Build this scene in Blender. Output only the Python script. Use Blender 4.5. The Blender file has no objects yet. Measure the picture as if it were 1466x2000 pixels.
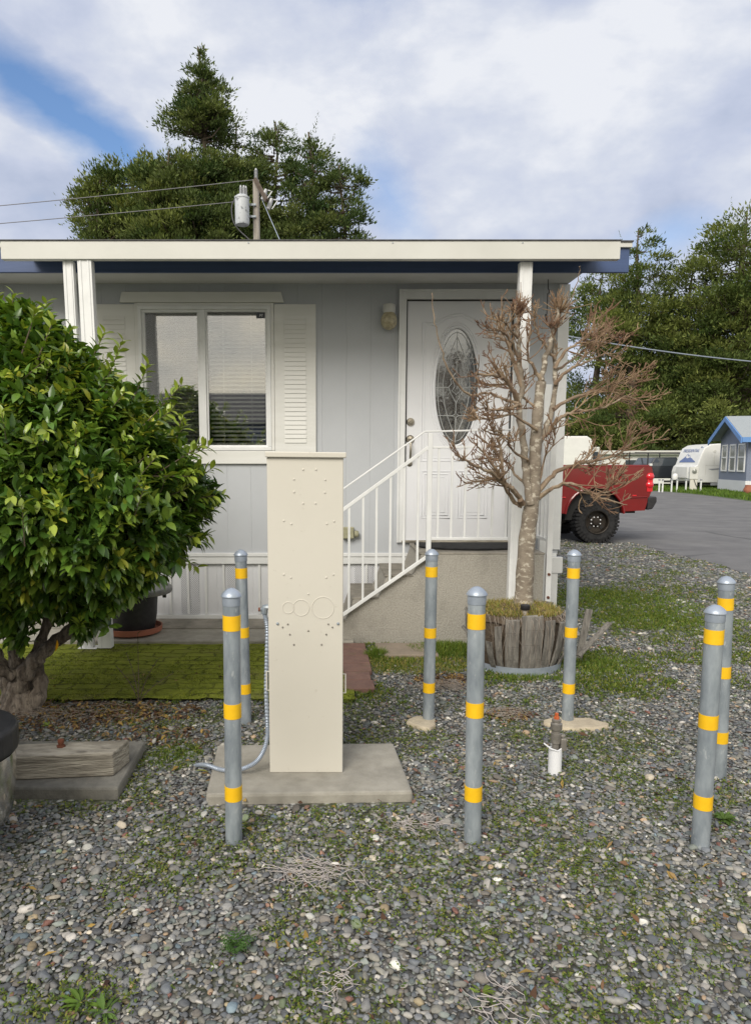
import bpy, math, random
import numpy as np
from mathutils import Vector, Matrix
R = math.radians
scn = bpy.context.scene
C = bpy.data.collections.new("scene"); scn.collection.children.link(C)

# ---------------------------------------------------------------- camera
CH, F, PX, PY, TH = 1.4, 1387.0, 640.0, 1075.0, R(7)
cd = bpy.data.cameras.new("camera"); cam = bpy.data.objects.new("camera", cd); C.objects.link(cam)
cam.location = (0, 0, CH); cam.rotation_euler = (R(90) - TH, 0, 0)
cd.sensor_fit = 'VERTICAL'; cd.sensor_height = 24; cd.sensor_width = 24
cd.lens = F / 2000 * 24; cd.shift_x = 93 / 2000; cd.shift_y = 75 / 2000
cd.clip_start = 0.05; cd.clip_end = 1000
scn.camera = cam
# ---------------------------------------------------------------- world: sky with broken cloud
SUN_EL, SUN_AZ = R(38), R(205)      # azimuth measured clockwise from +Y
w = bpy.data.worlds.new("World"); scn.world = w; w.use_nodes = True
nt = w.node_tree; nt.nodes.clear()
def N(t, k, **kw):
    n = t.nodes.new(k)
    for a, b in kw.items(): setattr(n, a, b)
    return n
def mth(t, op, a, b=None, clamp=False):
    n = t.nodes.new('ShaderNodeMath'); n.operation = op; n.use_clamp = clamp
    for i, v in enumerate((a, b)):
        if v is None: continue
        if isinstance(v, (int, float)): n.inputs[i].default_value = v
        else: t.links.new(v, n.inputs[i])
    return n.outputs[0]
def ramp(t, fac, stops, interp='LINEAR'):
    n = t.nodes.new('ShaderNodeValToRGB'); n.color_ramp.interpolation = interp
    e = n.color_ramp.elements
    while len(e) < len(stops): e.new(0.5)
    for i, (p, c) in enumerate(stops):
        e[i].position = p
        e[i].color = (c, c, c, 1) if isinstance(c, (int, float)) else tuple(c) + (1,)
    if isinstance(fac, (int, float)): n.inputs[0].default_value = fac
    else: t.links.new(fac, n.inputs[0])
    return n.outputs[0]
def mix(t, fac, a, b, mode='MIX'):
    n = t.nodes.new('ShaderNodeMix'); n.data_type = 'RGBA'; n.blend_type = mode
    for s, v in ((n.inputs[0], fac), (n.inputs[6], a), (n.inputs[7], b)):
        if isinstance(v, (int, float)): s.default_value = v if s.type == 'VALUE' else (v, v, v, 1)
        elif isinstance(v, tuple): s.default_value = v + (1,) if len(v) == 3 else v
        else: t.links.new(v, s)
    return n.outputs[2]
sky = N(nt, 'ShaderNodeTexSky', sky_type='NISHITA', sun_disc=False, sun_elevation=SUN_EL, sun_rotation=SUN_AZ)
sky.air_density = 1.3; sky.dust_density = 1.0; sky.ozone_density = 2.5
tc = N(nt, 'ShaderNodeTexCoord'); sp = N(nt, 'ShaderNodeSeparateXYZ'); nt.links.new(tc.outputs['Generated'], sp.inputs[0])
dx, dy, dz = sp.outputs
den = mth(nt, 'ADD', mth(nt, 'MAXIMUM', dz, 0.0), 0.22)
cx = mth(nt, 'DIVIDE', dx, den); cy = mth(nt, 'DIVIDE', dy, den)
cb = N(nt, 'ShaderNodeCombineXYZ'); nt.links.new(cx, cb.inputs[0]); nt.links.new(cy, cb.inputs[1])
def noise(t, vec, scale, detail=4, rough=0.5, dist=0.0, w4=None):
    n = t.nodes.new('ShaderNodeTexNoise'); n.inputs['Scale'].default_value = scale
    n.inputs['Detail'].default_value = detail; n.inputs['Roughness'].default_value = rough
    n.inputs['Distortion'].default_value = dist
    if vec is not None: t.links.new(vec, n.inputs['Vector'])
    return n.outputs['Fac']
mpz = N(nt, 'ShaderNodeMapping'); mpz.inputs['Scale'].default_value = (1.0, 1.0, 1.9); mpz.inputs['Location'].default_value = (3.1, 1.7, 0.4); nt.links.new(tc.outputs['Generated'], mpz.inputs[0])
n1 = noise(nt, mpz.outputs[0], 2.2, 8, 0.56, 0.35)
n2 = noise(nt, mpz.outputs[0], 5.2, 7, 0.55, 0.1)
n3 = noise(nt, mpz.outputs[0], 1.3, 5, 0.5, 0.2)
# clear gap running down to the right in the north-west sky, a thin one above the roof's right end
yy = mth(nt, 'MAXIMUM', dy, 0.05)
su = mth(nt, 'DIVIDE', dx, yy); sv = mth(nt, 'DIVIDE', dz, yy)
def gap(u0, v0, ang, L, W):
    a = mth(nt, 'SUBTRACT', su, u0); b = mth(nt, 'SUBTRACT', sv, v0)
    p = mth(nt, 'DIVIDE', mth(nt, 'ADD', mth(nt, 'MULTIPLY', a, math.cos(ang)), mth(nt, 'MULTIPLY', b, math.sin(ang))), L)
    q = mth(nt, 'DIVIDE', mth(nt, 'SUBTRACT', mth(nt, 'MULTIPLY', b, math.cos(ang)), mth(nt, 'MULTIPLY', a, math.sin(ang))), W)
    d = mth(nt, 'SQRT', mth(nt, 'ADD', mth(nt, 'MULTIPLY', p, p), mth(nt, 'MULTIPLY', q, q)))
    d = mth(nt, 'ADD', d, mth(nt, 'MULTIPLY', mth(nt, 'SUBTRACT', n2, 0.5), 1.5))
    d = mth(nt, 'ADD', d, mth(nt, 'MULTIPLY', mth(nt, 'SUBTRACT', n1, 0.5), 1.6))
    return mth(nt, 'SUBTRACT', 1.0, d, True)
g = mth(nt, 'MAXIMUM', gap(-0.34, 0.455, R(-33), 0.29, 0.052), mth(nt, 'MULTIPLY', gap(0.08, 0.36, R(-60), 0.13, 0.045), 0.45))
g = mth(nt, 'MAXIMUM', g, mth(nt, 'MULTIPLY', gap(0.45, 0.30, R(20), 0.10, 0.035), 0.4))
g = mth(nt, 'MAXIMUM', g, mth(nt, 'MULTIPLY', gap(-0.05, 0.62, R(-10), 0.18, 0.025), 0.3))
cover = mth(nt, 'SUBTRACT', 1.0, mth(nt, 'MULTIPLY', g, 1.3), True)
cover = mth(nt, 'MULTIPLY', cover, ramp(nt, n1, [(0.30, 0.6), (0.40, 0.98)]))
shade = mth(nt, 'ADD', mth(nt, 'ADD', mth(nt, 'MULTIPLY', n1, 0.42), mth(nt, 'MULTIPLY', n2, 0.46)), mth(nt, 'MULTIPLY', n3, 0.12))
ccol = ramp(nt, shade, [(0.41, (4.6, 5.2, 6.7)), (0.48, (5.7, 6.2, 7.6)), (0.53, (6.7, 7.1, 8.1)), (0.585, (8.3, 8.5, 9.0))])
# clouds towards the low sun behind the camera are brighter and warmer
warm = ramp(nt, mth(nt, 'MULTIPLY', dy, -1.0), [(0.0, 0.0), (0.7, 1.0)])
ccol = mix(nt, warm, ccol, mix(nt, 1.0, ccol, (1.75, 1.52, 1.08), 'MULTIPLY'))
skyb = mix(nt, 1.0, sky.outputs[0], (1.15, 1.3, 1.55), 'MULTIPLY')
colr = mix(nt, cover, skyb, ccol)
bg = N(nt, 'ShaderNodeBackground'); bg.inputs['Strength'].default_value = 0.083
nt.links.new(colr, bg.inputs['Color'])
wo = N(nt, 'ShaderNodeOutputWorld'); nt.links.new(bg.outputs[0], wo.inputs[0])
# ---------------------------------------------------------------- sun behind thin cloud
sl = bpy.data.lights.new("sun", 'SUN'); sl.energy = 2.6; sl.angle = R(32); sl.color = (1.0, 0.95, 0.87)
so = bpy.data.objects.new("sun", sl); C.objects.link(so)
sd = Vector((math.sin(SUN_AZ) * math.cos(SUN_EL), math.cos(SUN_AZ) * math.cos(SUN_EL), math.sin(SUN_EL)))
so.rotation_euler = sd.to_track_quat('Z', 'Y').to_euler(); so.location = sd * 40
scn.view_settings.view_transform = 'Standard'; scn.view_settings.look = 'None'
scn.view_settings.exposure = 0.3; scn.view_settings.gamma = 1.0
scn.cycles.max_bounces = 8; scn.cycles.transparent_max_bounces = 12
try: scn.cycles.use_denoising = True
except Exception: pass

# ---------------------------------------------------------------- helpers: rays of the measured photo to real places
def ray(x, y):
    u = (x - PX) / F; v = (PY - y) / F
    return (u, math.cos(TH) + v * math.sin(TH), -math.sin(TH) + v * math.cos(TH))
def P(x, y, Y):
    r = ray(x, y); return Vector((r[0] * Y / r[1], Y, CH + r[2] * Y / r[1]))
def G(x, y, z=0.0):
    r = ray(x, y); t = (z - CH) / r[2]; return Vector((r[0] * t, r[1] * t, z))
# ---------------------------------------------------------------- helpers: tagging and meshes
def tag(o, label=None, cat=None, group=None, kind=None):
    for k, v in (('label', label), ('category', cat), ('group', group), ('kind', kind)):
        if v: o[k] = v
    return o
def thing(name, loc, label, cat, group=None):
    o = bpy.data.objects.new(name, None); o.empty_display_size = 0.1; C.objects.link(o); o.location = loc
    return tag(o, label, cat, group)
def root_off(p):
    v = Vector((0, 0, 0))
    while p: v += p.location; p = p.parent
    return v
def link(name, me, m, parent=None):
    o = bpy.data.objects.new(name, me); C.objects.link(o)
    if m: me.materials.append(m)
    if parent: o.parent = parent
    return o
def copy_tree(o, parent=None):
    c = o.copy(); C.objects.link(c); c.parent = parent
    for ch in list(o.children): copy_tree(ch, c)
    return c
class MB:
    def __init__(s): s.v = []; s.f = []
    def add(s, vs, fs):
        k = len(s.v); s.v += [tuple(p) for p in vs]; s.f += [tuple(i + k for i in f) for f in fs]; return s
    def hexa(s, p):
        return s.add(p, [(0, 3, 2, 1), (4, 5, 6, 7), (0, 1, 5, 4), (1, 2, 6, 5), (2, 3, 7, 6), (3, 0, 4, 7)])
    def box(s, x0, x1, y0, y1, z0, z1):
        return s.hexa([(x0, y0, z0), (x1, y0, z0), (x1, y1, z0), (x0, y1, z0), (x0, y0, z1), (x1, y0, z1), (x1, y1, z1), (x0, y1, z1)])
    def bar(s, a, b, w, h, up=(0, 0, 1)):
        a = Vector(a); b = Vector(b); d = (b - a).normalized(); u = Vector(up)
        if abs(d.dot(u)) > 0.95: u = Vector((0, 1, 0))
        r = d.cross(u).normalized() * w / 2; u = r.cross(d).normalized() * h / 2
        return s.hexa([a - r - u, a + r - u, b + r - u, b - r - u, a - r + u, a + r + u, b + r + u, b - r + u])
    def tube(s, pts, r, n=8, cap=True, closed=False):
        pts = [Vector(p) for p in pts]; m = len(pts)
        rs = r if isinstance(r, (list, tuple)) else [r] * m
        ref = Vector((0.13, 0.31, 0.94)); vs = []
        for i, p in enumerate(pts):
            if closed: d = pts[(i + 1) % m] - pts[i - 1]
            else: d = pts[min(i + 1, m - 1)] - pts[max(i - 1, 0)]
            if d.length < 1e-9: d = Vector((0, 0, 1))
            d.normalize()
            a = ref - d * ref.dot(d)
            if a.length < 0.05: a = Vector((1, 0, 0)) - d * d.x
            a.normalize(); ref = a; b = d.cross(a)
            for k in range(n):
                t = 2 * math.pi * k / n
                vs.append(p + (a * math.cos(t) + b * math.sin(t)) * rs[i])
        fs = []
        for i in range(m if closed else m - 1):
            j = (i + 1) % m
            for k in range(n):
                l = (k + 1) % n
                fs.append((i * n + k, i * n + l, j * n + l, j * n + k))
        if cap and not closed:
            fs.append(tuple(range(n))[::-1]); fs.append(tuple((m - 1) * n + k for k in range(n)))
        return s.add(vs, fs)
    def lathe(s, prof, c=(0, 0, 0), n=24, axis='Z', cap=True):
        vs = []; fs = []; c = Vector(c)
        for (r, h) in prof:
            for k in range(n):
                t = 2 * math.pi * k / n
                q = (r * math.cos(t), r * math.sin(t), h)
                if axis == 'Y': q = (q[0], q[2], q[1])
                if axis == 'X': q = (q[2], q[0], q[1])
                vs.append(c + Vector(q))
        m = len(prof)
        for i in range(m - 1):
            for k in range(n):
                l = (k + 1) % n
                f = (i * n + k, i * n + l, (i + 1) * n + l, (i + 1) * n + k)
                fs.append(f[::-1] if axis == 'Y' else f)
        if cap:
            a = tuple(range(n))[::-1]; b = tuple((m - 1) * n + k for k in range(n))
            fs += [a[::-1], b[::-1]] if axis == 'Y' else [a, b]
        return s.add(vs, fs)
    def prism(s, poly, y0, y1):          # polygon in (x, z), extruded along y
        n = len(poly)
        vs = [(x, y0, z) for x, z in poly] + [(x, y1, z) for x, z in poly]
        fs = [tuple(range(n)), tuple(range(2 * n - 1, n - 1, -1))] + [(i, i + n, (i + 1) % n + n, (i + 1) % n) for i in range(n)]
        return s.add(vs, fs)
    def slab(s, poly, z0, z1):           # polygon in (x, y), extruded along z
        n = len(poly)
        vs = [(x, y, z0) for x, y in poly] + [(x, y, z1) for x, y in poly]
        fs = [tuple(range(n))[::-1], tuple(range(n, 2 * n))] + [(i, (i + 1) % n, (i + 1) % n + n, i + n) for i in range(n)]
        return s.add(vs, fs)
    def ball(s, c, r, n=12, m=8, sz=(1, 1, 1)):
        prof = [(max(1e-4, math.sin(math.pi * i / m)) , -math.cos(math.pi * i / m)) for i in range(m + 1)]
        k = len(s.v); s.lathe(prof, (0, 0, 0), n)
        for i in range(k, len(s.v)):
            v = s.v[i]; s.v[i] = (c[0] + v[0] * r * sz[0], c[1] + v[1] * r * sz[1], c[2] + v[2] * r * sz[2])
        return s
    def build(s, name, m, parent=None, bevel=0.0, smooth=False, seg=2, recalc=True):
        off = root_off(parent)
        me = bpy.data.meshes.new(name)
        me.from_pydata([(v[0] - off.x, v[1] - off.y, v[2] - off.z) for v in s.v], [], s.f)
        if recalc:
            import bmesh
            b = bmesh.new(); b.from_mesh(me); bmesh.ops.recalc_face_normals(b, faces=b.faces); b.to_mesh(me); b.free()
        if smooth:
            me.polygons.foreach_set('use_smooth', [True] * len(me.polygons))
            try: me.set_sharp_from_angle(angle=R(40))
            except Exception: pass
        o = link(name, me, m, parent)
        if bevel > 0:
            md = o.modifiers.new('bevel', 'BEVEL'); md.width = bevel; md.segments = seg; md.limit_method = 'ANGLE'; md.angle_limit = R(40)
        return o
def np_mesh(name, V, Fc, m, parent=None, col=None, smooth=False):
    """V (n,3) array, Fc (k,q) array of equal-sized faces, col (n,3) per-vertex colour"""
    off = root_off(parent)
    me = bpy.data.meshes.new(name); n, (k, q) = len(V), Fc.shape
    me.vertices.add(n); me.loops.add(k * q); me.polygons.add(k)
    me.vertices.foreach_set('co', (V - np.array(off)).astype(np.float32).ravel())
    me.loops.foreach_set('vertex_index', Fc.astype(np.int32).ravel())
    me.polygons.foreach_set('loop_start', np.arange(0, k * q, q, dtype=np.int32))
    me.polygons.foreach_set('loop_total', np.full(k, q, dtype=np.int32))
    if smooth: me.polygons.foreach_set('use_smooth', np.ones(k, dtype=bool))
    me.update(calc_edges=True)
    if col is not None:
        a = me.color_attributes.new('tint', 'FLOAT_COLOR', 'POINT')
        a.data.foreach_set('color', np.c_[col, np.ones(n)].astype(np.float32).ravel())
    return link(name, me, m, parent)
rng = np.random.default_rng(7); rnd = random.Random(11)
def vnoise(x, y, s, seed=0):
    r = np.random.default_rng(seed); T = r.random((64, 64))
    x = np.asarray(x) / s; y = np.asarray(y) / s
    i = np.floor(x).astype(int); j = np.floor(y).astype(int); u = x - i; v = y - j
    u = u * u * (3 - 2 * u); v = v * v * (3 - 2 * v)
    g = lambda a, b: T[a % 64, b % 64]
    return (g(i, j) * (1 - u) + g(i + 1, j) * u) * (1 - v) + (g(i, j + 1) * (1 - u) + g(i + 1, j + 1) * u) * v
def fbm(x, y, s, seed=0): return vnoise(x, y, s, seed) * .5 + vnoise(x, y, s / 2.1, seed + 1) * .3 + vnoise(x, y, s / 4.3, seed + 2) * .2

# ---------------------------------------------------------------- materials
def mat(name, col, rough=0.6, col2=None, nscale=8.0, metal=0.0, bump=0.0, bscale=60.0, bdist=0.004, coord='Object', stretch=None,
        lo=0.35, hi=0.65, coat=0.0, spec=0.5, detail=5, tint=False, dirt=None):
    m = bpy.data.materials.new(name); m.use_nodes = True; t = m.node_tree
    b = t.nodes['Principled BSDF']; b.inputs['Roughness'].default_value = rough; b.inputs['Metallic'].default_value = metal
    b.inputs['Specular IOR Level'].default_value = spec
    if coat: b.inputs['Coat Weight'].default_value = coat; b.inputs['Coat Roughness'].default_value = 0.08
    tcn = t.nodes.new('ShaderNodeTexCoord'); vec = tcn.outputs[coord]
    if stretch:
        mp = t.nodes.new('ShaderNodeMapping'); mp.inputs['Scale'].default_value = stretch; t.links.new(vec, mp.inputs[0]); vec = mp.outputs[0]
    c = None
    if col2 is not None:
        f = ramp(t, noise(t, vec, nscale, detail, 0.6), [(lo, 0.0), (hi, 1.0)])
        c = mix(t, f, tuple(col), tuple(col2))
    else:
        rg = t.nodes.new('ShaderNodeRGB'); rg.outputs[0].default_value = tuple(col) + (1,); c = rg.outputs[0]
    if tint:
        at = t.nodes.new('ShaderNodeAttribute'); at.attribute_name = 'tint'; c = mix(t, 1.0, c, at.outputs['Color'], 'MULTIPLY')
    if dirt:
        f = ramp(t, noise(t, vec, dirt[1], 6, 0.65), [(dirt[2], 0.0), (dirt[3], dirt[4])]); c = mix(t, f, c, tuple(dirt[0]))
    t.links.new(c, b.inputs['Base Color'])
    if bump:
        bn = t.nodes.new('ShaderNodeBump'); bn.inputs['Strength'].default_value = bump; bn.inputs['Distance'].default_value = bdist
        t.links.new(noise(t, vec, bscale, 5, 0.6), bn.inputs['Height']); t.links.new(bn.outputs[0], b.inputs['Normal'])
    m['c'] = 1
    return m
def leafmat(name, rough=0.4, trans=0.25, spec=0.5):
    m = bpy.data.materials.new(name); m.use_nodes = True; t = m.node_tree
    b = t.nodes['Principled BSDF']; b.inputs['Roughness'].default_value = rough; b.inputs['Specular IOR Level'].default_value = spec
    at = t.nodes.new('ShaderNodeAttribute'); at.attribute_name = 'tint'
    t.links.new(at.outputs['Color'], b.inputs['Base Color'])
    tr = t.nodes.new('ShaderNodeBsdfTranslucent'); t.links.new(mix(t, 1.0, at.outputs['Color'], (1.5, 1.6, 0.7), 'MULTIPLY'), tr.inputs[0])
    mx = t.nodes.new('ShaderNodeMixShader'); mx.inputs[0].default_value = trans
    t.links.new(b.outputs[0], mx.inputs[1]); t.links.new(tr.outputs[0], mx.inputs[2])
    t.links.new(mx.outputs[0], t.nodes['Material Output'].inputs[0])
    return m
def siding(name, col, period, groove=0.05, axis=0, fine=True):
    m = mat(name, col, 0.62, tuple(x * 0.93 for x in col), 1.3, dirt=((col[0]*.8, col[1]*.8, col[2]*.8), 3.0, 0.5, 0.85, 0.35)); t = m.node_tree
    b = t.nodes['Principled BSDF']; tcn = t.nodes.new('ShaderNodeTexCoord'); s = t.nodes.new('ShaderNodeSeparateXYZ')
    t.links.new(tcn.outputs['Object'], s.inputs[0])
    fr = mth(t, 'FRACT', mth(t, 'MULTIPLY', s.outputs[axis], 1 / period))
    d = mth(t, 'MINIMUM', fr, mth(t, 'SUBTRACT', 1.0, fr))
    h = ramp(t, d, [(0.0, 0.0), (groove, 1.0)])
    mp = t.nodes.new('ShaderNodeMapping'); mp.inputs['Scale'].default_value = (1, 1, 0.04) if axis == 0 else (0.04, 1, 1)
    t.links.new(tcn.outputs['Object'], mp.inputs[0])
    hh = mth(t, 'ADD', h, mth(t, 'MULTIPLY', noise(t, mp.outputs[0], 160, 3, 0.6), 0.35))
    bn = t.nodes.new('ShaderNodeBump'); bn.inputs['Distance'].default_value = 0.003; bn.inputs['Strength'].default_value = 0.7
    t.links.new(hh, bn.inputs['Height']); t.links.new(bn.outputs[0], b.inputs['Normal'])
    return m
M = {}
M['siding'] = siding('grey_siding', (0.47, 0.49, 0.52), 0.203, 0.02)
M['trim'] = mat('white_trim', (0.72, 0.72, 0.70), 0.5, (0.66, 0.66, 0.63), 3, bump=0.25, bscale=50, bdist=0.002, stretch=(0.3, 1, 3), dirt=((0.45, 0.44, 0.4), 5, 0.6, 0.9, 0.4))
M['white'] = mat('white_paint', (0.76, 0.77, 0.77), 0.38, (0.68, 0.69, 0.69), 5, bump=0.1, bscale=120, bdist=0.001, dirt=((0.4, 0.38, 0.34), 9, 0.62, 0.85, 0.5))
M['gutter'] = mat('cream_gutter', (0.60, 0.60, 0.565), 0.4, (0.55, 0.55, 0.515), 2, dirt=((0.42, 0.4, 0.34), 6, 0.6, 0.9, 0.35))
M['skirt'] = siding('white_skirting', (0.70, 0.71, 0.74), 0.155, 0.05)
M['blue'] = mat('blue_board', (0.052, 0.088, 0.20), 0.5, (0.042, 0.072, 0.165), 6, bump=0.2, bscale=30, stretch=(0.2, 1, 4), dirt=((0.3, 0.34, 0.42), 20, 0.68, 0.8, 0.5))
M['soffit'] = mat('soffit', (0.60, 0.60, 0.60), 0.6, (0.52, 0.52, 0.52), 2)
M['door'] = mat('door_paint', (0.74, 0.75, 0.78), 0.35, (0.70, 0.71, 0.74), 2, dirt=((0.5, 0.48, 0.45), 5, 0.62, 0.9, 0.25))
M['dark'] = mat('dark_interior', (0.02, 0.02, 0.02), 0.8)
M['roof'] = mat('roof_shingle', (0.06, 0.06, 0.065), 0.9, (0.1, 0.1, 0.1), 30, bump=0.6, bscale=90)
M['beige'] = mat('beige_enamel', (0.61, 0.585, 0.52), 0.42, (0.575, 0.55, 0.485), 1.5, bump=0.08, bscale=200, bdist=0.001, dirt=((0.36, 0.32, 0.25), 34, 0.63, 0.74, 0.4))
M['galv'] = mat('galvanised_steel', (0.38, 0.425, 0.46), 0.42, (0.22, 0.255, 0.29), 16, metal=0.3, bump=0.12, bscale=90, bdist=0.0015, stretch=(1, 1, 0.35), lo=0.36, hi=0.64, dirt=((0.52, 0.55, 0.56), 42, 0.60, 0.68, 0.6))
M['galvcap'] = mat('cap_steel', (0.40, 0.45, 0.53), 0.4, (0.33, 0.38, 0.45), 25, metal=0.4, bump=0.15, bscale=80, bdist=0.001)
M['yellow'] = mat('yellow_tape', (0.86, 0.52, 0.012), 0.45, (0.80, 0.46, 0.01), 18, dirt=((0.4, 0.25, 0.03), 40, 0.7, 0.85, 0.5))
M['concrete'] = mat('concrete', (0.35, 0.33, 0.285), 0.9, (0.25, 0.235, 0.20), 9, bump=0.6, bscale=180, bdist=0.003, dirt=((0.14, 0.13, 0.11), 4, 0.55, 0.8, 0.55))
M['stucco'] = mat('stucco', (0.41, 0.39, 0.345), 0.95, (0.29, 0.27, 0.235), 95, bump=0.9, bscale=90, bdist=0.006, dirt=((0.17, 0.16, 0.14), 3.2, 0.5, 0.72, 0.6))
M['tread'] = mat('stair_tread', (0.30, 0.275, 0.235), 0.95, (0.20, 0.185, 0.155), 6, bump=0.8, bscale=80, bdist=0.004, dirt=((0.09, 0.085, 0.07), 9, 0.5, 0.75, 0.7))
M['brick'] = mat('brick_red', (0.20, 0.115, 0.09), 0.9, (0.15, 0.085, 0.07), 14, bump=0.5, bscale=120, dirt=((0.12, 0.14, 0.03), 6, 0.55, 0.8, 0.55))
M['slabstone'] = mat('slab_stone', (0.30, 0.245, 0.19), 0.9, (0.23, 0.19, 0.15), 6, bump=0.4, bscale=100)
M['timber'] = mat('weathered_timber', (0.43, 0.395, 0.33), 0.9, (0.21, 0.19, 0.155), 2.6, bump=1.0, bscale=5, bdist=0.012, stretch=(2.2, 6, 24), lo=0.38, hi=0.62, dirt=((.09, .08, .065), 5, .58, .7, .6))
M['stave'] = mat('grey_stave', (0.25, 0.235, 0.21), 0.9, (0.085, 0.078, 0.07), 6, bump=0.9, bscale=10, bdist=0.006, stretch=(9, 9, 1.0), lo=0.3, hi=0.7, tint=False)
M['rust'] = mat('rust', (0.19, 0.06, 0.03), 0.85, (0.10, 0.035, 0.02), 40, bump=0.5, bscale=120, bdist=0.002)
M['black'] = mat('black_plastic', (0.014, 0.014, 0.016), 0.5, (0.024, 0.024, 0.026), 30, bump=0.1, bscale=200, bdist=0.001)
M['rubber'] = mat('rubber', (0.016, 0.016, 0.017), 0.9, (0.035, 0.035, 0.036), 20, bump=0.4, bscale=120, spec=0.2)
M['terra'] = mat('terracotta', (0.38, 0.14, 0.08), 0.8, (0.30, 0.11, 0.07), 9)
M['lead'] = mat('lead_came', (0.42, 0.43, 0.43), 0.5, metal=0.3)
M['nickel'] = mat('nickel', (0.45, 0.41, 0.34), 0.3, metal=1.0)
M['pvc'] = mat('white_pvc', (0.78, 0.79, 0.82), 0.35)
M['valve'] = mat('grey_valve', (0.30, 0.28, 0.25), 0.5, (0.20, 0.185, 0.165), 20, metal=0.4)
M['orange'] = mat('orange_plug', (0.45, 0.10, 0.03), 0.5)
M['limebag'] = mat('lime_concrete', (0.52, 0.45, 0.33), 0.95, (0.40, 0.34, 0.25), 14, bump=0.8, bscale=50, bdist=0.006)
M['oldconcrete'] = mat('old_concrete', (0.25, 0.24, 0.21), 0.95, (0.15, 0.145, 0.13), 9, bump=0.9, bscale=130, bdist=0.004, dirt=((0.07, 0.07, 0.06), 5, 0.5, 0.75, 0.7))
M['asphalt'] = mat('asphalt', (0.12, 0.118, 0.12), 0.92, (0.165, 0.162, 0.162), 1.6, bump=0.5, bscale=90, bdist=0.006, dirt=((0.24, 0.235, 0.22), 0.5, 0.5, 0.8, 0.45), detail=9)
def cracks(m, col, sc, w_):
    t = m.node_tree; b = t.nodes['Principled BSDF']; src = b.inputs['Base Color'].links[0].from_socket; tcn = N(t, 'ShaderNodeTexCoord')
    nn = N(t, 'ShaderNodeTexNoise'); nn.inputs['Scale'].default_value = 1.2; t.links.new(tcn.outputs['Object'], nn.inputs['Vector'])
    v = N(t, 'ShaderNodeTexVoronoi', feature='DISTANCE_TO_EDGE'); v.inputs['Scale'].default_value = sc; t.links.new(mix(t, 0.12, tcn.outputs['Object'], nn.outputs['Color']), v.inputs['Vector'])
    f = mth(t, 'MULTIPLY', mth(t, 'LESS_THAN', v.outputs['Distance'], w_), ramp(t, noise(t, tcn.outputs['Object'], .35, 3, .5), [(.45, 0.0), (.55, .6)]))
    t.links.new(mix(t, f, src, col), b.inputs['Base Color'])
cracks(M['asphalt'], (0.05, 0.05, 0.05), 0.28, 0.006)
M['bark'] = mat('dark_bark', (0.08, 0.06, 0.045), 0.95, (0.14, 0.11, 0.085), 6, bump=1, bscale=10, bdist=0.03)
M['pole'] = mat('weathered_pole', (0.40, 0.37, 0.33), 0.9, (0.27, 0.245, 0.215), 4, bump=0.5, bscale=12, stretch=(6, 6, 0.5))
M['wire'] = mat('wire', (0.12, 0.12, 0.13), 0.5, metal=0.6)
M['glassgrey'] = mat('transformer_paint', (0.52, 0.55, 0.58), 0.45, (0.10, 0.11, 0.12), 6, lo=0.55, hi=0.66)
M['porcelain'] = mat('porcelain', (0.42, 0.43, 0.45), 0.3)
M['red'] = mat('red_car_paint', (0.18, 0.003, 0.004), 0.28, (0.15, 0.003, 0.004), 3, coat=0.6)
M['redlamp'] = mat('red_lens', (0.62, 0.01, 0.02), 0.15, coat=1.0)
M['chrome'] = mat('chrome', (0.62, 0.62, 0.62), 0.16, (0.45, 0.45, 0.45), 30, metal=1.0, bump=0.15, bscale=12, bdist=0.01)
M['rim'] = mat('bronze_rim', (0.035, 0.028, 0.022), 0.45, metal=0.5)
M['rvwhite'] = mat('rv_white', (0.74, 0.74, 0.72), 0.35, (0.68, 0.68, 0.66), 2)
M['rvblue'] = mat('decal_blue', (0.07, 0.11, 0.27), 0.5, (0.18, 0.24, 0.42), 30)
M['rvgrey'] = mat('decal_grey', (0.30, 0.31, 0.33), 0.5)
M['bluehouse'] = siding('blue_siding', (0.185, 0.215, 0.295), 0.4, 0.04)
M['bluehouse_side'] = siding('blue_siding_side', (0.25, 0.28, 0.36), 0.4, 0.04)
M['bluetrim'] = mat('blue_trim', (0.11, 0.25, 0.55), 0.5, (0.13, 0.27, 0.55), 5)
M['greyroof'] = mat('grey_shingle', (0.33, 0.36, 0.38), 0.9, (0.26, 0.29, 0.31), 20)
M['darkcar'] = mat('dark_car_paint', (0.02, 0.024, 0.03), 0.3, coat=0.6)
M['glassdark'] = mat('dark_glass', (0.05, 0.06, 0.07), 0.06, spec=1.0)
M['curtain'] = mat('curtain_glass', (0.20, 0.21, 0.19), 0.15, (0.27, 0.28, 0.25), 6, spec=0.8, stretch=(8, 8, 0.5))
M['soil'] = mat('soil', (0.07, 0.05, 0.035), 0.95, (0.12, 0.09, 0.06), 20, bump=1, bscale=60, bdist=0.01)
M['deadtwig'] = mat('dead_twig', (0.36, 0.32, 0.28), 0.9, (0.22, 0.17, 0.13), 20)
M['leaf'] = leafmat('shrub_leaf', 0.30, 0.15, 0.5)
M['conifer'] = leafmat('conifer_foliage', 0.7, 0.22, 0.2)
M['weedleaf'] = leafmat('weed_leaf', 0.6, 0.3, 0.3)
M['litter'] = leafmat('litter_leaf', 0.8, 0.1, 0.2)
M['blind'] = mat('blind_slat', (0.62, 0.66, 0.60), 0.45)
M['sticker'] = mat('dark_sticker', (0.03, 0.035, 0.045), 0.3)
M['stickerink'] = mat('sticker_ink', (0.75, 0.77, 0.8), 0.4)
M['outlet'] = mat('outlet_cover', (0.36, 0.35, 0.24), 0.6, (0.26, 0.25, 0.16), 20)
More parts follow.
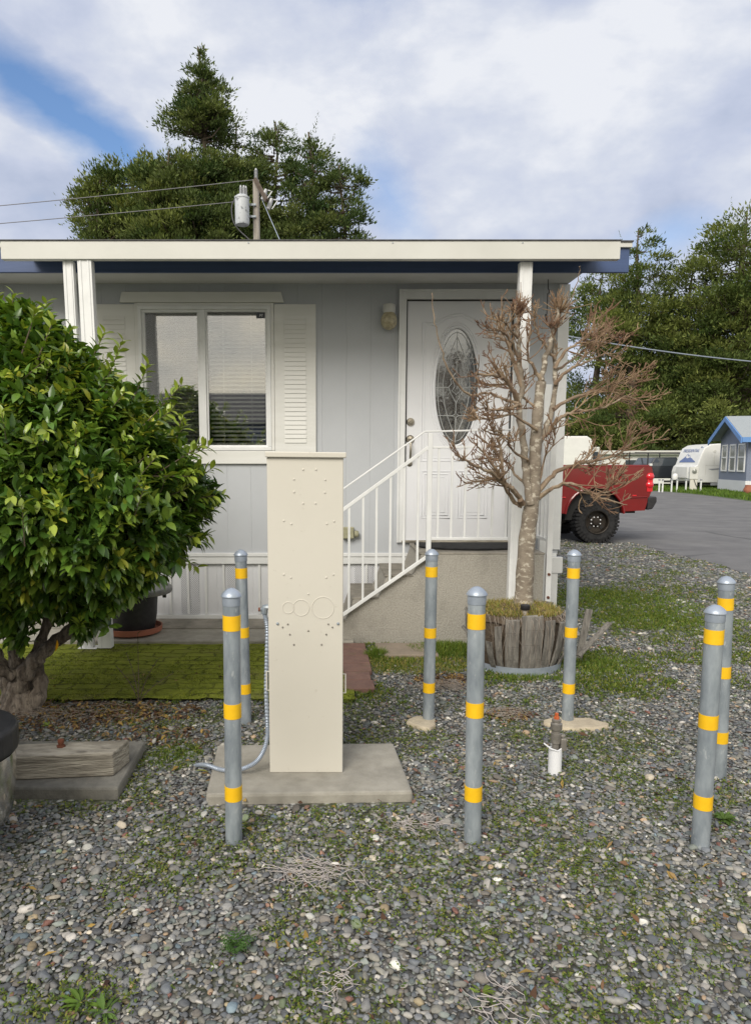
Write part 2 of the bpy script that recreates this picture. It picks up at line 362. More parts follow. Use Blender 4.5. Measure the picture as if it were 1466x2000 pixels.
def glass(name, refl, tint=(1, 1, 1), rough=0.02, wav=0.0):
    m = bpy.data.materials.new(name); m.use_nodes = True; t = m.node_tree; t.nodes.clear()
    gl = N(t, 'ShaderNodeBsdfGlossy'); gl.inputs['Roughness'].default_value = rough
    tr = N(t, 'ShaderNodeBsdfTransparent'); tr.inputs[0].default_value = tuple(tint) + (1,)
    mx = N(t, 'ShaderNodeMixShader'); lw = N(t, 'ShaderNodeFresnel'); lw.inputs['IOR'].default_value = 1.5
    fac = mth(t, 'ADD', mth(t, 'MULTIPLY', lw.outputs[0], 1.5), refl, True)
    t.links.new(fac, mx.inputs[0]); t.links.new(tr.outputs[0], mx.inputs[1]); t.links.new(gl.outputs[0], mx.inputs[2])
    if wav:
        bn = N(t, 'ShaderNodeBump'); bn.inputs['Strength'].default_value = wav; bn.inputs['Distance'].default_value = 0.003
        tcn = N(t, 'ShaderNodeTexCoord'); t.links.new(noise(t, tcn.outputs['Object'], 40, 3, 0.5), bn.inputs['Height']); t.links.new(bn.outputs[0], gl.inputs['Normal'])
    o = N(t, 'ShaderNodeOutputMaterial'); t.links.new(mx.outputs[0], o.inputs[0]); return m
M['winglass'] = glass('window_glass', 0.26)
M['screen'] = glass('insect_screen', 0.0, (0.72, 0.72, 0.72), 0.5)
M['doorglass'] = glass('obscured_door_glass', 0.24, (0.45, 0.48, 0.48), 0.03, 0.35)
M['lampglass'] = mat('ribbed_lamp_glass', (0.52, 0.46, 0.30), 0.12, (0.30, 0.26, 0.16), 30, bump=0.8, bscale=60, bdist=0.006, spec=0.8)
# tree bark with pale lichen patches, brown twigs
M['treebark'] = mat('lichen_bark', (0.27, 0.23, 0.18), 0.9, (0.185, 0.15, 0.115), 16, bump=0.7, bscale=60, bdist=0.004, stretch=(1, 1, 1.6), dirt=((0.50, 0.46, 0.38), 20, 0.54, 0.60, 0.85))
M['limb'] = mat('tan_limb', (0.31, 0.24, 0.165), 0.85, (0.18, 0.12, 0.08), 9, bump=0.5, bscale=60, dirt=((0.42, 0.37, 0.30), 30, 0.55, 0.65, 0.5))
M['twig'] = mat('red_brown_twig', (0.135, 0.068, 0.042), 0.85, (0.31, 0.22, 0.135), 6, bump=0.3, bscale=80)
M['shrubbark'] = mat('shrub_bark', (0.12, 0.095, 0.075), 0.95, (0.30, 0.255, 0.21), 9, bump=1, bscale=16, bdist=0.03, stretch=(2.2, 2.2, 0.7), lo=.4, hi=.6, dirt=((.06,.05,.04), 22, .5, .6, .7))
M['shrubtwig'] = mat('shrub_twig', (0.12, 0.09, 0.065), 0.9)
# stones: colour per stone times fine speckle
M['stone'] = mat('river_stone', (0.86, 0.86, 0.86), 0.72, (1.12, 1.1, 1.06), 90, tint=True, bump=0.25, bscale=150, bdist=0.002, spec=0.4)
# lattice vent for the skirting
def lattice():
    m = mat('skirting_vent', (0.68, 0.69, 0.72), 0.55); t = m.node_tree; b = t.nodes['Principled BSDF']
    tcn = N(t, 'ShaderNodeTexCoord'); s = N(t, 'ShaderNodeSeparateXYZ'); t.links.new(tcn.outputs['Object'], s.inputs[0])
    a = mth(t, 'FRACT', mth(t, 'MULTIPLY', mth(t, 'ADD', s.outputs[0], s.outputs[2]), 62.0))
    c = mth(t, 'FRACT', mth(t, 'MULTIPLY', mth(t, 'SUBTRACT', s.outputs[0], s.outputs[2]), 62.0))
    hole = mth(t, 'MULTIPLY', mth(t, 'GREATER_THAN', a, 0.42), mth(t, 'GREATER_THAN', c, 0.42))
    t.links.new(mix(t, hole, (0.68, 0.69, 0.72), (0.2, 0.2, 0.22)), b.inputs['Base Color']); return m
M['vent'] = lattice()
# ground sheet: packed small gravel with dirt and moss stains
def groundmat():
    m = bpy.data.materials.new('packed_gravel'); m.use_nodes = True; t = m.node_tree; b = t.nodes['Principled BSDF']
    b.inputs['Roughness'].default_value = 0.95; b.inputs['Specular IOR Level'].default_value = 0.2
    tcn = N(t, 'ShaderNodeTexCoord'); vec = tcn.outputs['Object']
    vo = N(t, 'ShaderNodeTexVoronoi'); vo.inputs['Scale'].default_value = 42; t.links.new(vec, vo.inputs['Vector'])
    bw = N(t, 'ShaderNodeSeparateColor'); t.links.new(vo.outputs['Color'], bw.inputs[0])
    c = ramp(t, bw.outputs[0], [(0.0, (0.075, 0.08, 0.085)), (0.35, (0.13, 0.13, 0.13)), (0.65, (0.20, 0.19, 0.175)), (0.86, (0.28, 0.27, 0.25)), (0.97, (0.55, 0.55, 0.53))])
    c = mix(t, ramp(t, vo.outputs['Distance'], [(0.35, 0.0), (0.75, 0.85)]), c, (0.05, 0.045, 0.035))
    f = ramp(t, noise(t, vec, 1.1, 7, 0.65), [(0.46, 0.0), (0.66, 0.8)])
    c = mix(t, f, c, mix(t, noise(t, vec, 9, 4, 0.6), (0.07, 0.095, 0.02), (0.13, 0.15, 0.04)))
    t.links.new(c, b.inputs['Base Color'])
    bn = N(t, 'ShaderNodeBump'); bn.inputs['Distance'].default_value = 0.012; bn.inputs['Strength'].default_value = 0.9; bn.invert = True
    t.links.new(vo.outputs['Distance'], bn.inputs['Height']); t.links.new(bn.outputs[0], b.inputs['Normal']); return m
M['ground'] = groundmat()
def mossmat():
    m = bpy.data.materials.new('moss_covered_bricks'); m.use_nodes = True; t = m.node_tree; b = t.nodes['Principled BSDF']
    b.inputs['Roughness'].default_value = 1.0; b.inputs['Specular IOR Level'].default_value = 0.1
    tcn = N(t, 'ShaderNodeTexCoord'); vec = tcn.outputs['Object']
    br = N(t, 'ShaderNodeTexBrick'); br.inputs['Scale'].default_value = 1.0; br.inputs['Brick Width'].default_value = 0.2; br.inputs['Row Height'].default_value = 0.095
    br.inputs['Mortar Size'].default_value = 0.011; br.inputs['Mortar Smooth'].default_value = 1.0; t.links.new(mix(t, 0.09, vec, N(t, 'ShaderNodeTexNoise').outputs['Color']), br.inputs['Vector'])
    g = mix(t, ramp(t, noise(t, vec, 6, 7, 0.7), [(0.3, 0.0), (0.7, 1.0)]), (0.11, 0.135, 0.018), (0.27, 0.30, 0.04))
    g = mix(t, ramp(t, noise(t, vec, 3, 6, 0.7), [(0.50, 0.0), (0.68, 0.8)]), g, (0.095, 0.085, 0.045))
    t.links.new(mix(t, mth(t, 'MULTIPLY', br.outputs['Fac'], ramp(t, noise(t, vec, 4, 5, 0.7), [(.4, .05), (.62, .85)])), g, (0.06, 0.065, 0.02)), b.inputs['Base Color'])
    h = mth(t, 'SUBTRACT', mth(t, 'MULTIPLY', noise(t, vec, 60, 5, 0.7), 0.5), br.outputs['Fac'])
    bn = N(t, 'ShaderNodeBump'); bn.inputs['Distance'].default_value = 0.012; bn.inputs['Strength'].default_value = 1.0
    t.links.new(h, bn.inputs['Height']); t.links.new(bn.outputs[0], b.inputs['Normal']); return m
M['moss'] = mossmat()
M['verge'] = mat('verge_soil', (0.06, 0.10, 0.02), 1.0, (0.10, 0.15, 0.03), 3)
# ================================================================ SETTING
mb = MB()
mb.add([(-200, -60, 0), (200, -60, 0), (200, 300, 0), (-200, 300, 0)], [(0, 1, 2, 3)])
tag(mb.build('ground', M['ground']), kind='structure')
road_near = [G(1085, 1052), G(1140, 1058), G(1195, 1060), G(1235, 1060), G(1262, 1068), G(1300, 1080), G(1350, 1090), G(1400, 1103), G(1466, 1123), G(1560, 1160), G(1700, 1240)]
road_far = [(60, 16), G(1466, 978).xy, G(1380, 968).xy, G(1285, 958).xy, G(1100, 957).xy, (-30, 37), (-30, 16)]
# a slightly ragged near edge
ed = []
for a, b in zip(road_near[:-1], road_near[1:]):
    for k in range(8):
        q = a.lerp(b, k / 8); ed.append((q.x + rnd.uniform(-.03, .03), q.y + rnd.uniform(-.06, .06)))
mb = MB(); mb.slab([(-30, 13.2)] + ed + [(30, 5)] + [tuple(p) for p in road_far[:-1]], -0.05, 0.006)
tag(mb.build('asphalt_road', M['asphalt']), kind='structure')
mb = MB(); mb.slab([(-1.0 + -9, 5.33), (0.2, 5.33), (0.2, 6.12), (-10, 6.12)], -0.05, 0.045)
tag(mb.build('concrete_walkway', M['concrete'], bevel=0.008), kind='structure')
mb = MB(); mb.box(-10, 0.2, 5.72, 6.10, 0.03, 0.052)
tag(mb.build('walkway_dirt_band', M['tread']), kind='structure')
# moss patio: slightly lumpy sheet of overgrown bricks
nx, ny = 90, 40
xs = np.linspace(-4.2, 0.16, nx); ys = np.linspace(4.05, 5.33, ny); X, Y = np.meshgrid(xs, ys)
Yj = Y + (fbm(X, Y, .3, 3) - .5) * .12 * (Y < 4.15)
Z = 0.022 + 0.02 * (fbm(X, Y, .12, 5) - .5)
V = np.c_[X.ravel(), Yj.ravel(), Z.ravel()]
idx = np.arange(nx * ny).reshape(ny, nx)
Fc = np.c_[idx[:-1, :-1].ravel(), idx[:-1, 1:].ravel(), idx[1:, 1:].ravel(), idx[1:, :-1].ravel()]
tag(np_mesh('mossy_brick_patio', V, Fc, M['moss'], smooth=True), kind='structure')
mb = MB()
for j in range(6):
    y0 = 4.22 + j * .185
    for x0, x1 in ((0.10, 0.285),) if j % 2 else ((0.10, 0.285),):
        x0 += rnd.uniform(-.006, .006); mb.box(x0, x1 + rnd.uniform(-.01, .01), y0, y0 + .175, -.02, .03 + rnd.uniform(-.003, .003))
tag(mb.build('brick_path', M['brick'], bevel=0.005), kind='structure')
tag(MB().box(0.36, 0.80, 4.98, 5.32, -.02, 0.035).build('stepping_slab', M['slabstone'], bevel=0.01), 'square buff paving slab lying in grass at the foot of the stair side', 'paving slab')

# ================================================================ MOBILE HOME
WY = 6.1
XC, XL = 1.985, -9.0            # right corner, left end beyond the frame
home = thing('mobile_home', (XC, WY, 0), 'grey sided mobile home with white shuttered window, blue eave board and white porch cover', 'mobile home')
dL, dR = P(796, 800, WY).x, P(1003, 585, WY).x
dL, dR = 0.652, 1.545; dB, dT = 0.742, P(798, 585, WY).z
wL, wR = -1.575, -0.475; wB, wT = P(531, 880, WY).z, P(531, 598, WY).z
zb, zt = 0.62, 2.93
mb = MB()
mb.box(XL, wL, WY, WY + .12, zb, zt); mb.box(wR, dL, WY, WY + .12, zb, zt); mb.box(dR, XC, WY, WY + .12, zb, zt)
mb.box(wL, wR, WY, WY + .12, zb, wB); mb.box(wL, wR, WY, WY + .12, wT, zt); mb.box(dL, dR, WY, WY + .12, dT, zt); mb.box(dL, dR, WY, WY + .12, zb, dB)
mb.box(XC - .12, XC, WY + .12, WY + 4.3, zb, zt); mb.box(XL, XC, WY + 4.3, WY + 4.42, zb, zt); mb.box(XL, XL + .12, WY + .12, WY + 4.3, zb, zt)
mb.box(XL + .12, XC - .12, WY + .12, WY + 4.3, .60, .66)
mb.build('wall', M['siding'], home)
# room behind the window so the blinds have something dark behind them
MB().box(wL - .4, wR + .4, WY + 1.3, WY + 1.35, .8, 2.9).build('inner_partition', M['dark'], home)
# skirting
sk = MB().box(XL, XC - .02, WY + .01, WY + .05, 0.05, 0.535).box(XC - .06, XC - .02, WY + .05, WY + 4.3, 0.0, .535).build('skirting', M['skirt'], home)
mb = MB(); mb.box(XL, XC - .015, WY - .018, WY + .01, .535, .625); mb.box(XL, XC - .015, WY - .026, WY - .018, .60, .632); mb.box(XL, XC - .015, WY - .012, WY + .01, .045, .085)
mb.build('skirting_trim', M['white'], home, bevel=.003)
for px in (363, 380.5, 452, 700.5, 720):
    a = P(px - 8, 1150, WY).x; b = P(px + 8, 1150, WY).x
    MB().box(a, b, WY + .004, WY + .0095, .09, .53).build('skirting_vent', M['vent'], home)
MB().box(1.86, 1.925, WY - .02, WY + .0, .05, .52).build('skirting_vent', M['vent'], home)
# vertical ribs on the skirting
mb = MB()
for k in range(60):
    x = XC - .1 - k * .155
    mb.box(x - .011, x + .011, WY - .004, WY + .0095, .088, .533)
mb.build('skirting_ribs', M['white'], home, bevel=.003)
# soffit, eave board, roof
ey = 5.70
MB().box(XL - .3, XC + .0, ey + .03, WY, 2.872, 2.895).build('soffit', M['soffit'], home)
MB().box(XL - .3, 2.318, ey, ey + .03, 2.862, 3.040).build('eave_board', M['blue'], home, bevel=.003)
MB().box(2.05, 2.31, ey + .032, ey + .05, 2.87, 3.04).build('board_backing', M['blue'], home)
MB().box(XL - .3, 2.33, ey - .02, ey + .06, 3.042, 3.078).build('drip_edge', M['gutter'], home, bevel=.003)
mb = MB()
yr = WY + 2.2
mb.add([(XL - .35, ey + .03, 3.081), (2.05, ey + .03, 3.081), (2.05, yr, 3.55), (XL - .35, yr, 3.55), (2.05, WY + 4.8, 3.12), (XL - .35, WY + 4.8, 3.12),
        (XL - .35, ey + .03, 3.092), (2.05, ey + .03, 3.092), (2.05, yr, 3.565), (XL - .35, yr, 3.565), (2.05, WY + 4.8, 3.135), (XL - .35, WY + 4.8, 3.135)],
       [(0, 1, 2, 3), (3, 2, 4, 5), (6, 9, 8, 7), (9, 11, 10, 8), (0, 6, 7, 1), (1, 7, 8, 2), (2, 8, 10, 4), (4, 10, 11, 5), (5, 11, 9, 3), (3, 9, 6, 0)])
mb.box(XL - .3, 2.335, ey - .03, ey + .028, 3.080, 3.090); mb.build('roof', M['roof'], home)
# gable triangle
MB().add([(2.0, ey, 3.07), (2.0, WY + 4.7, 3.07), (2.0, yr, 3.54), (1.96, ey, 3.07), (1.96, WY + 4.7, 3.07), (1.96, yr, 3.54)], [(0, 1, 2), (3, 5, 4), (0, 2, 5, 3), (2, 1, 4, 5), (1, 0, 3, 4)]).build('gable', M['siding'], home)
# porch cover: flat pan roof with deep white fascia gutter
fy, fz0, fz1, fl, fr = 5.15, P(600, 506, 5.15).z, 2.929, -2.27, 2.03; gd = .055
pc = MB().hexa([(fl + .02, fy + gd, 2.905), (fr - .02, fy + gd, 2.905), (fr - .02, ey, 3.05), (fl + .02, ey, 3.05), (fl + .02, fy + gd, 2.925), (fr - .02, fy + gd, 2.925), (fr - .02, ey, 3.07), (fl + .02, ey, 3.07)]).build('porch_cover', M['gutter'], home)
mb = MB()
mb.box(fl, fr, fy, fy + .006, fz0, fz1); mb.box(fl, fr, fy + .006, fy + gd, fz0, fz0 + .006)
mb.box(fl, fl + .006, fy + .006, fy + gd, fz0 + .006, fz1); mb.box(fr - .006, fr, fy + .006, fy + gd, fz0 + .006, fz1); mb.box(fl + .006, fr - .006, fy + gd - .006, fy + gd, fz0 + .006, fz1)
mb.build('fascia_gutter', M['gutter'], pc, bevel=.004)
MB().box(fl - .002, fr + .002, fy - .006, fy + .09, fz1 + .002, fz1 + .010).build('roof_edge', M['roof'], pc)
for x in (-.55, .45, 1.35):
    MB().tube([(x, fy - .004, fz1 - .012), (x, fy + .002, fz1 - .012)], .005, 6).build('screw', M['galv'], pc)
# side beams of the cover
MB().hexa([(fl, fy + gd, 2.84), (fl + .04, fy + gd, 2.84), (fl + .04, ey, 2.96), (fl, ey, 2.96), (fl, fy + gd, 2.925), (fl + .04, fy + gd, 2.925), (fl + .04, ey, 3.07), (fl, ey, 3.07)]).build('side_beam', M['gutter'], pc)
MB().hexa([(fr - .04, fy + gd, 2.84), (fr, fy + gd, 2.84), (fr, ey, 2.96), (fr - .04, ey, 2.96), (fr - .04, fy + gd, 2.925), (fr, fy + gd, 2.925), (fr, ey, 3.07), (fr - .04, ey, 3.07)]).build('side_beam', M['gutter'], pc)
def post(xt, xb, y, wd, dp, z0, z1, lab=None):
    m = MB()
    def ring(x, z): return [(x - wd / 2, y, z), (x + wd / 2, y, z), (x + wd / 2, y + dp, z), (x - wd / 2, y + dp, z)]
    m.hexa(ring(xb, z0) + ring(xt, z1))
    for s in (-.28, .28):   # two raised flutes
        q = lambda x, z: [(x + s * wd - .006, y - .004, z), (x + s * wd + .006, y - .004, z), (x + s * wd + .006, y - .0005, z), (x + s * wd - .006, y - .0005, z)]
        m.hexa(q(xb, z0) + q(xt, z1))
    o = m.build('porch_post', M['white'], home, bevel=.003)
    return o
px_ = lambda x, y, Y: P(x, y, Y).x
p1 = post(px_(134.5, 512, 5.21), px_(174, 1262, 5.21), 5.19, .072, .055, .03, fz0, 'thin')
MB().box(px_(174, 1262, 5.21) - .07, px_(174, 1262, 5.21) + .07, 5.17, 5.27, .006, .03).build('foot_plate', M['white'], p1, bevel=.003)
p2 = post(px_(166, 512, 5.18), px_(206, 1262, 5.18), 5.165, .098, .07, .03, fz0)
p3 = post(px_(1026, 512, 5.24), px_(1001, 1170, 5.24), 5.215, .088, .065, .0, fz0)
# window
win = MB()
def frame(m, x0, x1, z0, z1, w, ya, yb):
    m.box(x0, x1, ya, yb, z1 - w, z1); m.box(x0, x1, ya, yb, z0, z0 + w); m.box(x0, x0 + w, ya, yb, z0 + w, z1 - w); m.box(x1 - w, x1, ya, yb, z0 + w, z1 - w); return m
mid = P(397, 700, WY).x
frame(win, wL, wR, wB, wT, .03, WY - .03, WY + .06); win.box(mid - .022, mid + .024, WY - .022, WY + .05, wB + .03, wT - .03)
wo_ = win.build('window', M['white'], home, bevel=.003)
frame(MB(), wL + .03, mid - .022, wB + .03, wT - .03, .022, WY - .012, WY + .02).build('sash', M['white'], wo_, bevel=.002)
frame(MB(), mid + .024, wR - .03, wB + .03, wT - .03, .016, WY - .006, WY + .03).build('sash', M['white'], wo_, bevel=.002)
MB().box(wL + .052, mid - .044, WY + .016, WY + .018, wB + .052, wT - .052).build('pane', M['winglass'], wo_)
MB().box(mid + .04, wR - .046, WY + .006, WY + .008, wB + .046, wT - .046).build('pane', M['winglass'], wo_)
MB().box(wL + .054, mid - .046, WY + .022, WY + .024, wB + .054, wT - .054).build('screen', M['screen'], wo_)
bl = MB(); n = 31
for k in range(n):
    z = wB + .06 + k * (wT - wB - .13) / (n - 1)
    for x0, x1 in ((wL + .12, mid - .03), (mid + .045, wR - .06)):
        bl.hexa([(x0, WY + .075, z - .009), (x1, WY + .075, z - .009), (x1, WY + .095, z + .007), (x0, WY + .095, z + .007), (x0, WY + .075, z - .0075), (x1, WY + .075, z - .0075), (x1, WY + .095, z + .0085), (x0, WY + .095, z + .0085)])
for x in (mid + .16, wR - .17, wL + .3):
    bl.tube([(x, WY + .07, wB + .04), (x, WY + .07, wT - .05)], .002, 4)
bl.build('blinds', M['blind'], wo_)
st = MB().box(-.595, -.520, WY + .0035, WY + .0055, 2.598, 2.642).build('window_sticker', M['sticker'], wo_)
# shutters, crown board and apron
def shutter(x0, x1):
    z0, z1 = P(619, 886, WY).z, P(617, 595, WY).z
    s = MB().box(x0, x1, WY - .022, WY - .0005, z0, z1).build('shutter', M['trim'], home, bevel=.004)
    w_ = x1 - x0; a, b = x0 + w_ * .24, x1 - w_ * .24; m = MB()
    k = int((z1 - z0 - .18) / .037)
    for i in range(k):
        z = z0 + .09 + i * (z1 - z0 - .18) / k
        m.hexa([(a, WY - .0285, z), (b, WY - .0285, z), (b, WY - .0225, z), (a, WY - .0225, z), (a, WY - .0235, z + .033), (b, WY - .0235, z + .033), (b, WY - .0225, z + .033), (a, WY - .0225, z + .033)])
    m.build('louvres', M['trim'], s, bevel=.001)
    return s
shutter(-.445, -.098); shutter(-1.945, -1.60)
MB().prism([(-1.72, P(400, 592, WY).z), (-.362, P(400, 592, WY).z), (-.385, P(400, 571, WY).z), (-1.70, P(400, 571, WY).z)], WY - .028, WY - .0005).build('window_head_board', M['trim'], home, bevel=.004)
MB().box(-1.60, -.445, WY - .026, WY - .0005, P(531, 906, WY).z, wB - .002).build('window_apron', M['trim'], home, bevel=.004)
MB().box(-1.60, wL, WY - .024, WY - .0005, wB, P(400, 593, WY).z).box(wR, -.447, WY - .024, WY - .0005, wB, P(400, 593, WY).z).box(wL, wR, WY - .024, WY - .0005, wT, P(400, 592.5, WY).z).build('window_casing', M['trim'], home, bevel=.003)
# door and its frame
mb = MB(); zt_ = P(800, 566, WY).z
mb.box(dL - .062, dL, WY - .024, WY - .0005, dB - .02, zt_); mb.box(dR, dR + .062, WY - .024, WY - .0005, dB - .02, zt_); mb.box(dL, dR, WY - .024, WY - .0005, dT, zt_)
mb.box(dL - .062, dL - .045, WY - .032, WY - .024, dB - .02, zt_); mb.box(dR + .045, dR + .062, WY - .032, WY - .024, dB - .02, zt_); mb.box(dL - .045, dR + .045, WY - .032, WY - .024, zt_ - .017, zt_)
df = mb.build('door_frame', M['white'], home, bevel=.002)
MB().box(dL - .02, dR + .02, WY - .035, WY + .05, dB - .02, dB - .002).build('threshold', M['timber'], df, bevel=.002)
MB().box(dL, dL + .012, WY + .0, WY + .05, dB, dT).box(dR - .012, dR, WY + .0, WY + .05, dB, dT).box(dL + .012, dR - .012, WY + .0, WY + .05, dT - .012, dT).build('weather_strip', M['black'], df)
ox, oz, orx, orz = 1.083, 2.036, .182, .484      # oval glass
x0, x1, z0, z1, yf = dL + .012, dR - .012, dB, dT - .012, WY + .008
angs = sorted([2 * math.pi * k / 56 for k in range(56)] + [math.atan2(cz - oz, cx - ox) % (2 * math.pi) for cx in (x0, x1) for cz in (z0, z1)]); nseg = len(angs)
def ov(k):
    c, s_ = math.cos(angs[k]), math.sin(angs[k]); r = 1 / math.sqrt((c / orx) ** 2 + (s_ / orz) ** 2); return (ox + c * r, oz + s_ * r)
def sq(k):
    c, s_ = math.cos(angs[k]), math.sin(angs[k])
    l = min([abs((x1 if c > 0 else x0) - ox) / max(abs(c), 1e-9), abs((z1 if s_ > 0 else z0) - oz) / max(abs(s_), 1e-9)]); return (ox + c * l, oz + s_ * l)
vs = []; fs = []
for k in range(nseg):
    a = ov(k); b = sq(k); vs += [(a[0], yf, a[1]), (b[0], yf, b[1]), (a[0], yf + .035, a[1])]
for k in range(nseg):
    l = (k + 1) % nseg; fs += [(3 * k, 3 * l, 3 * l + 1, 3 * k + 1), (3 * k, 3 * k + 2, 3 * l + 2, 3 * l)]
door = MB().add(vs, fs).build('door', M['door'], home)
gp = [(ov(k)[0], WY + .022, ov(k)[1]) for k in range(nseg)]
gl = MB().add(gp + [(p[0], WY + .025, p[2]) for p in gp], [tuple(range(nseg)), tuple(range(nseg, 2 * nseg))[::-1]]).build('oval_glass', M['doorglass'], door)
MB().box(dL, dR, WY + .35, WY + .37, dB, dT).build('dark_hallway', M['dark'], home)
def ell(m, sx, sz, r, y): m.tube([(ox + orx * sx * math.cos(t), y, oz + orz * sz * math.sin(t)) for t in [2 * math.pi * k / 64 for k in range(64)]], r, 6, closed=True)
mb = MB(); ell(mb, 1.03, 1.012, .010, yf); ell(mb, 1.15, 1.055, .007, yf + .001); ell(mb, 1.24, 1.09, .005, yf + .001)
mb.build('oval_moulding', M['door'], door, smooth=True)
def arcpts(n, fn): return [fn(i / (n - 1)) for i in range(n)]
mb = MB(); yg = WY + .0205; r_ = .0028
ell(mb, .86, .93, r_, yg)
# vesica lines, cross bars, stars and centre jewel of the leaded glass
for s in (-1, 1):
    mb.tube([(ox + s * orx * .62 * math.sin(math.pi * i / 20), yg, oz - orz * .86 + 2 * orz * .86 * i / 20) for i in range(21)], r_, 5)
    mb.tube([(ox + s * .0, yg, oz + .13), (ox + s * .05, yg, oz + .06), (ox + s * .04, yg, oz + .03), (ox + s * .066, yg, oz), (ox + s * .045, yg, oz - .05), (ox, yg, oz - .13)], r_, 5)
    mb.tube([(ox, yg, oz + .085), (ox + s * .03, yg, oz + .05), (ox + s * .012, yg, oz + .01), (ox + s * .035, yg, oz - .03), (ox, yg, oz - .06)], r_ * .8, 5)
    for h in (-.235, .235):
        mb.tube([(ox + s * .03, yg, oz + h), (ox + s * orx * .88, yg, oz + h)], r_, 5)
        for q in (-1, 1): mb.tube([(ox + s * .03, yg, oz + h), (ox + s * .009, yg, oz + h + q * .009), (ox, yg, oz + h + q * .04)], r_ * .8, 5)
    mb.tube([(ox + s * .066, yg, oz), (ox + s * orx * .98, yg, oz)], r_, 5)
for a, b in ((.13, .195), (.275, .46), (-.13, -.195), (-.275, -.46)): mb.tube([(ox, yg, oz + a), (ox, yg, oz + b)], r_, 5)
mb.build('leading', M['lead'], gl)
# raised mouldings: arched upper panel and two lower panels
def mould(pts, r=.006, closed=True): mb.tube([(x, yf + .001, z) for x, z in pts], r, 6, closed=closed)
mb = MB(); axl, axr = ox - .29, ox + .29; ztop = P(790, 628, WY).z; zbot = 1.42
for d in (0, .022):
    l, r2, b = axl + d, axr - d, zbot + d
    arch = [(l, ztop - d), (l + .06, ztop - .012 - d)] + [(l + .06 + (r2 - l - .12) * t, ztop - .012 - d + .075 * math.sin(math.pi * t) ** 1.5) for t in [i / 14 for i in range(1, 14)]] + [(r2 - .06, ztop - .012 - d), (r2, ztop - d)]
    mould([(l, b)] + arch + [(r2, b)], .0075 if d == 0 else .0045)
for s in (-1, 1):
    for d in (0, .024, .05):
        cxp = ox + s * .155; hw = .125 - d
        mould([(cxp - hw, .93 + d), (cxp + hw, .93 + d), (cxp + hw, 1.33 - d), (cxp - hw, 1.33 - d)], .007 if d < .04 else .004)
mb.build('panel_moulding', M['door'], door, smooth=True)
# door furniture
xk = dL + .047
mb = MB(); mb.lathe([(.031, -.02), (.031, -.014), (.026, -.006), (.012, -.004)][::-1] and [(.034, 0), (.034, -.008), (.028, -.016), (.013, -.017), (.012, -.03)], (xk, yf, P(802, 824, WY).z), 20, 'Y')
mb.build('deadbolt', M['nickel'], door, smooth=True)
zl = P(800, 858, WY).z; mb = MB()
mb.lathe([(.036, 0), (.036, -.006), (.028, -.014), (.011, -.015), (.01, -.03)], (xk, yf, zl), 20, 'Y')
mb.tube([(xk, yf - .01, zl - .02), (xk, yf - .05, zl - .035), (xk - .001, yf - .06, zl - .09), (xk - .002, yf - .05, zl - .16), (xk - .003, yf - .01, zl - .195)], [.007, .008, .011, .009, .007], 10)
mb.tube([(xk - .005, yf - .012, zl + .002), (xk - .005, yf - .05, zl + .012)], [.008, .012], 8)
mb.lathe([(.024, 0), (.024, -.006), (.016, -.012), (.004, -.013)], (xk - .003, yf, zl - .205), 18, 'Y')
mb.build('handle', M['nickel'], door, smooth=True)
# right corner trim and white downspout
MB().box(XC - .075, XC + .006, WY - .016, WY - .0005, .66, 2.868).box(XC + .0005, XC + .016, WY - .016, WY + .07, .66, 2.868).build('corner_trim', M['white'], home, bevel=.003)
cx0 = 1.80
dn = MB().box(cx0, cx0 + .062, WY - .085, WY - .022, .10, 2.05).build('downspout', M['white'], home, bevel=.008)
MB().box(cx0 + .05, XC + .03, WY - .06, WY - .017, .46, .60).build('corner_block', M['white'], home, bevel=.004)
MB().box(XC - .10, XC - .005, WY - .05, WY - .027, .06, .46).build('corner_block', M['white'], home, bevel=.004)

# wall lamp
lx, lz = P(758, 610, WY).x, P(758, 603, WY).z
lamp = thing('wall_lamp', (lx, WY, lz), 'round ribbed glass porch lamp on cream base, mounted left of the front door', 'lamp')
MB().lathe([(.045, -.05), (.05, -.035), (.05, .01), (.046, .018), (.02, .02)], (lx, WY - .075, lz), 24).box(lx - .02, lx + .02, WY - .05, WY - .0005, lz - .03, lz).build('lamp_base', M['gutter'], lamp, smooth=True)
MB().lathe([(.042, -.045), (.06, -.075), (.068, -.105), (.064, -.14), (.045, -.17), (.02, -.183), (.002, -.186)], (lx, WY - .075, lz), 28).build('globe', M['lampglass'], lamp, smooth=True)
# outlet cover on the wall
ox_, oz_ = P(684, 1040, WY).x, P(684, 1040, WY).z
o = thing('outlet_cover', (ox_, WY, oz_), 'small drab olive outlet cover on grey siding behind the stair railing', 'outlet cover')
MB().box(ox_ - .07, ox_ + .03, WY - .05, WY - .0005, oz_ - .05, oz_ + .05).build('cover_box', M['outlet'], o, bevel=.008)
MB().lathe([(.028, 0), (.03, .02), (.022, .035)], (ox_ + .035, WY - .03, oz_ - .01), 12, 'X').build('pipe_stub', M['outlet'], o, smooth=True)
# dark hook hanging from the soffit
hx = P(1070, 535, 5.95).x
tag(MB().tube([(hx, 5.95, 2.87), (hx + .003, 5.95, 2.80), (hx + .012, 5.95, 2.785), (hx + .012, 5.95, 2.765), (hx, 5.95, 2.76), (hx, 5.95, 2.60)], .004, 6).tube([(hx - .008, 5.95, 2.60), (hx + .006, 5.95, 2.54)], .009, 8).build('hanging_hook', M['black']), 'thin black hook hanging from the soffit at the right corner above the bare tree', 'hook')

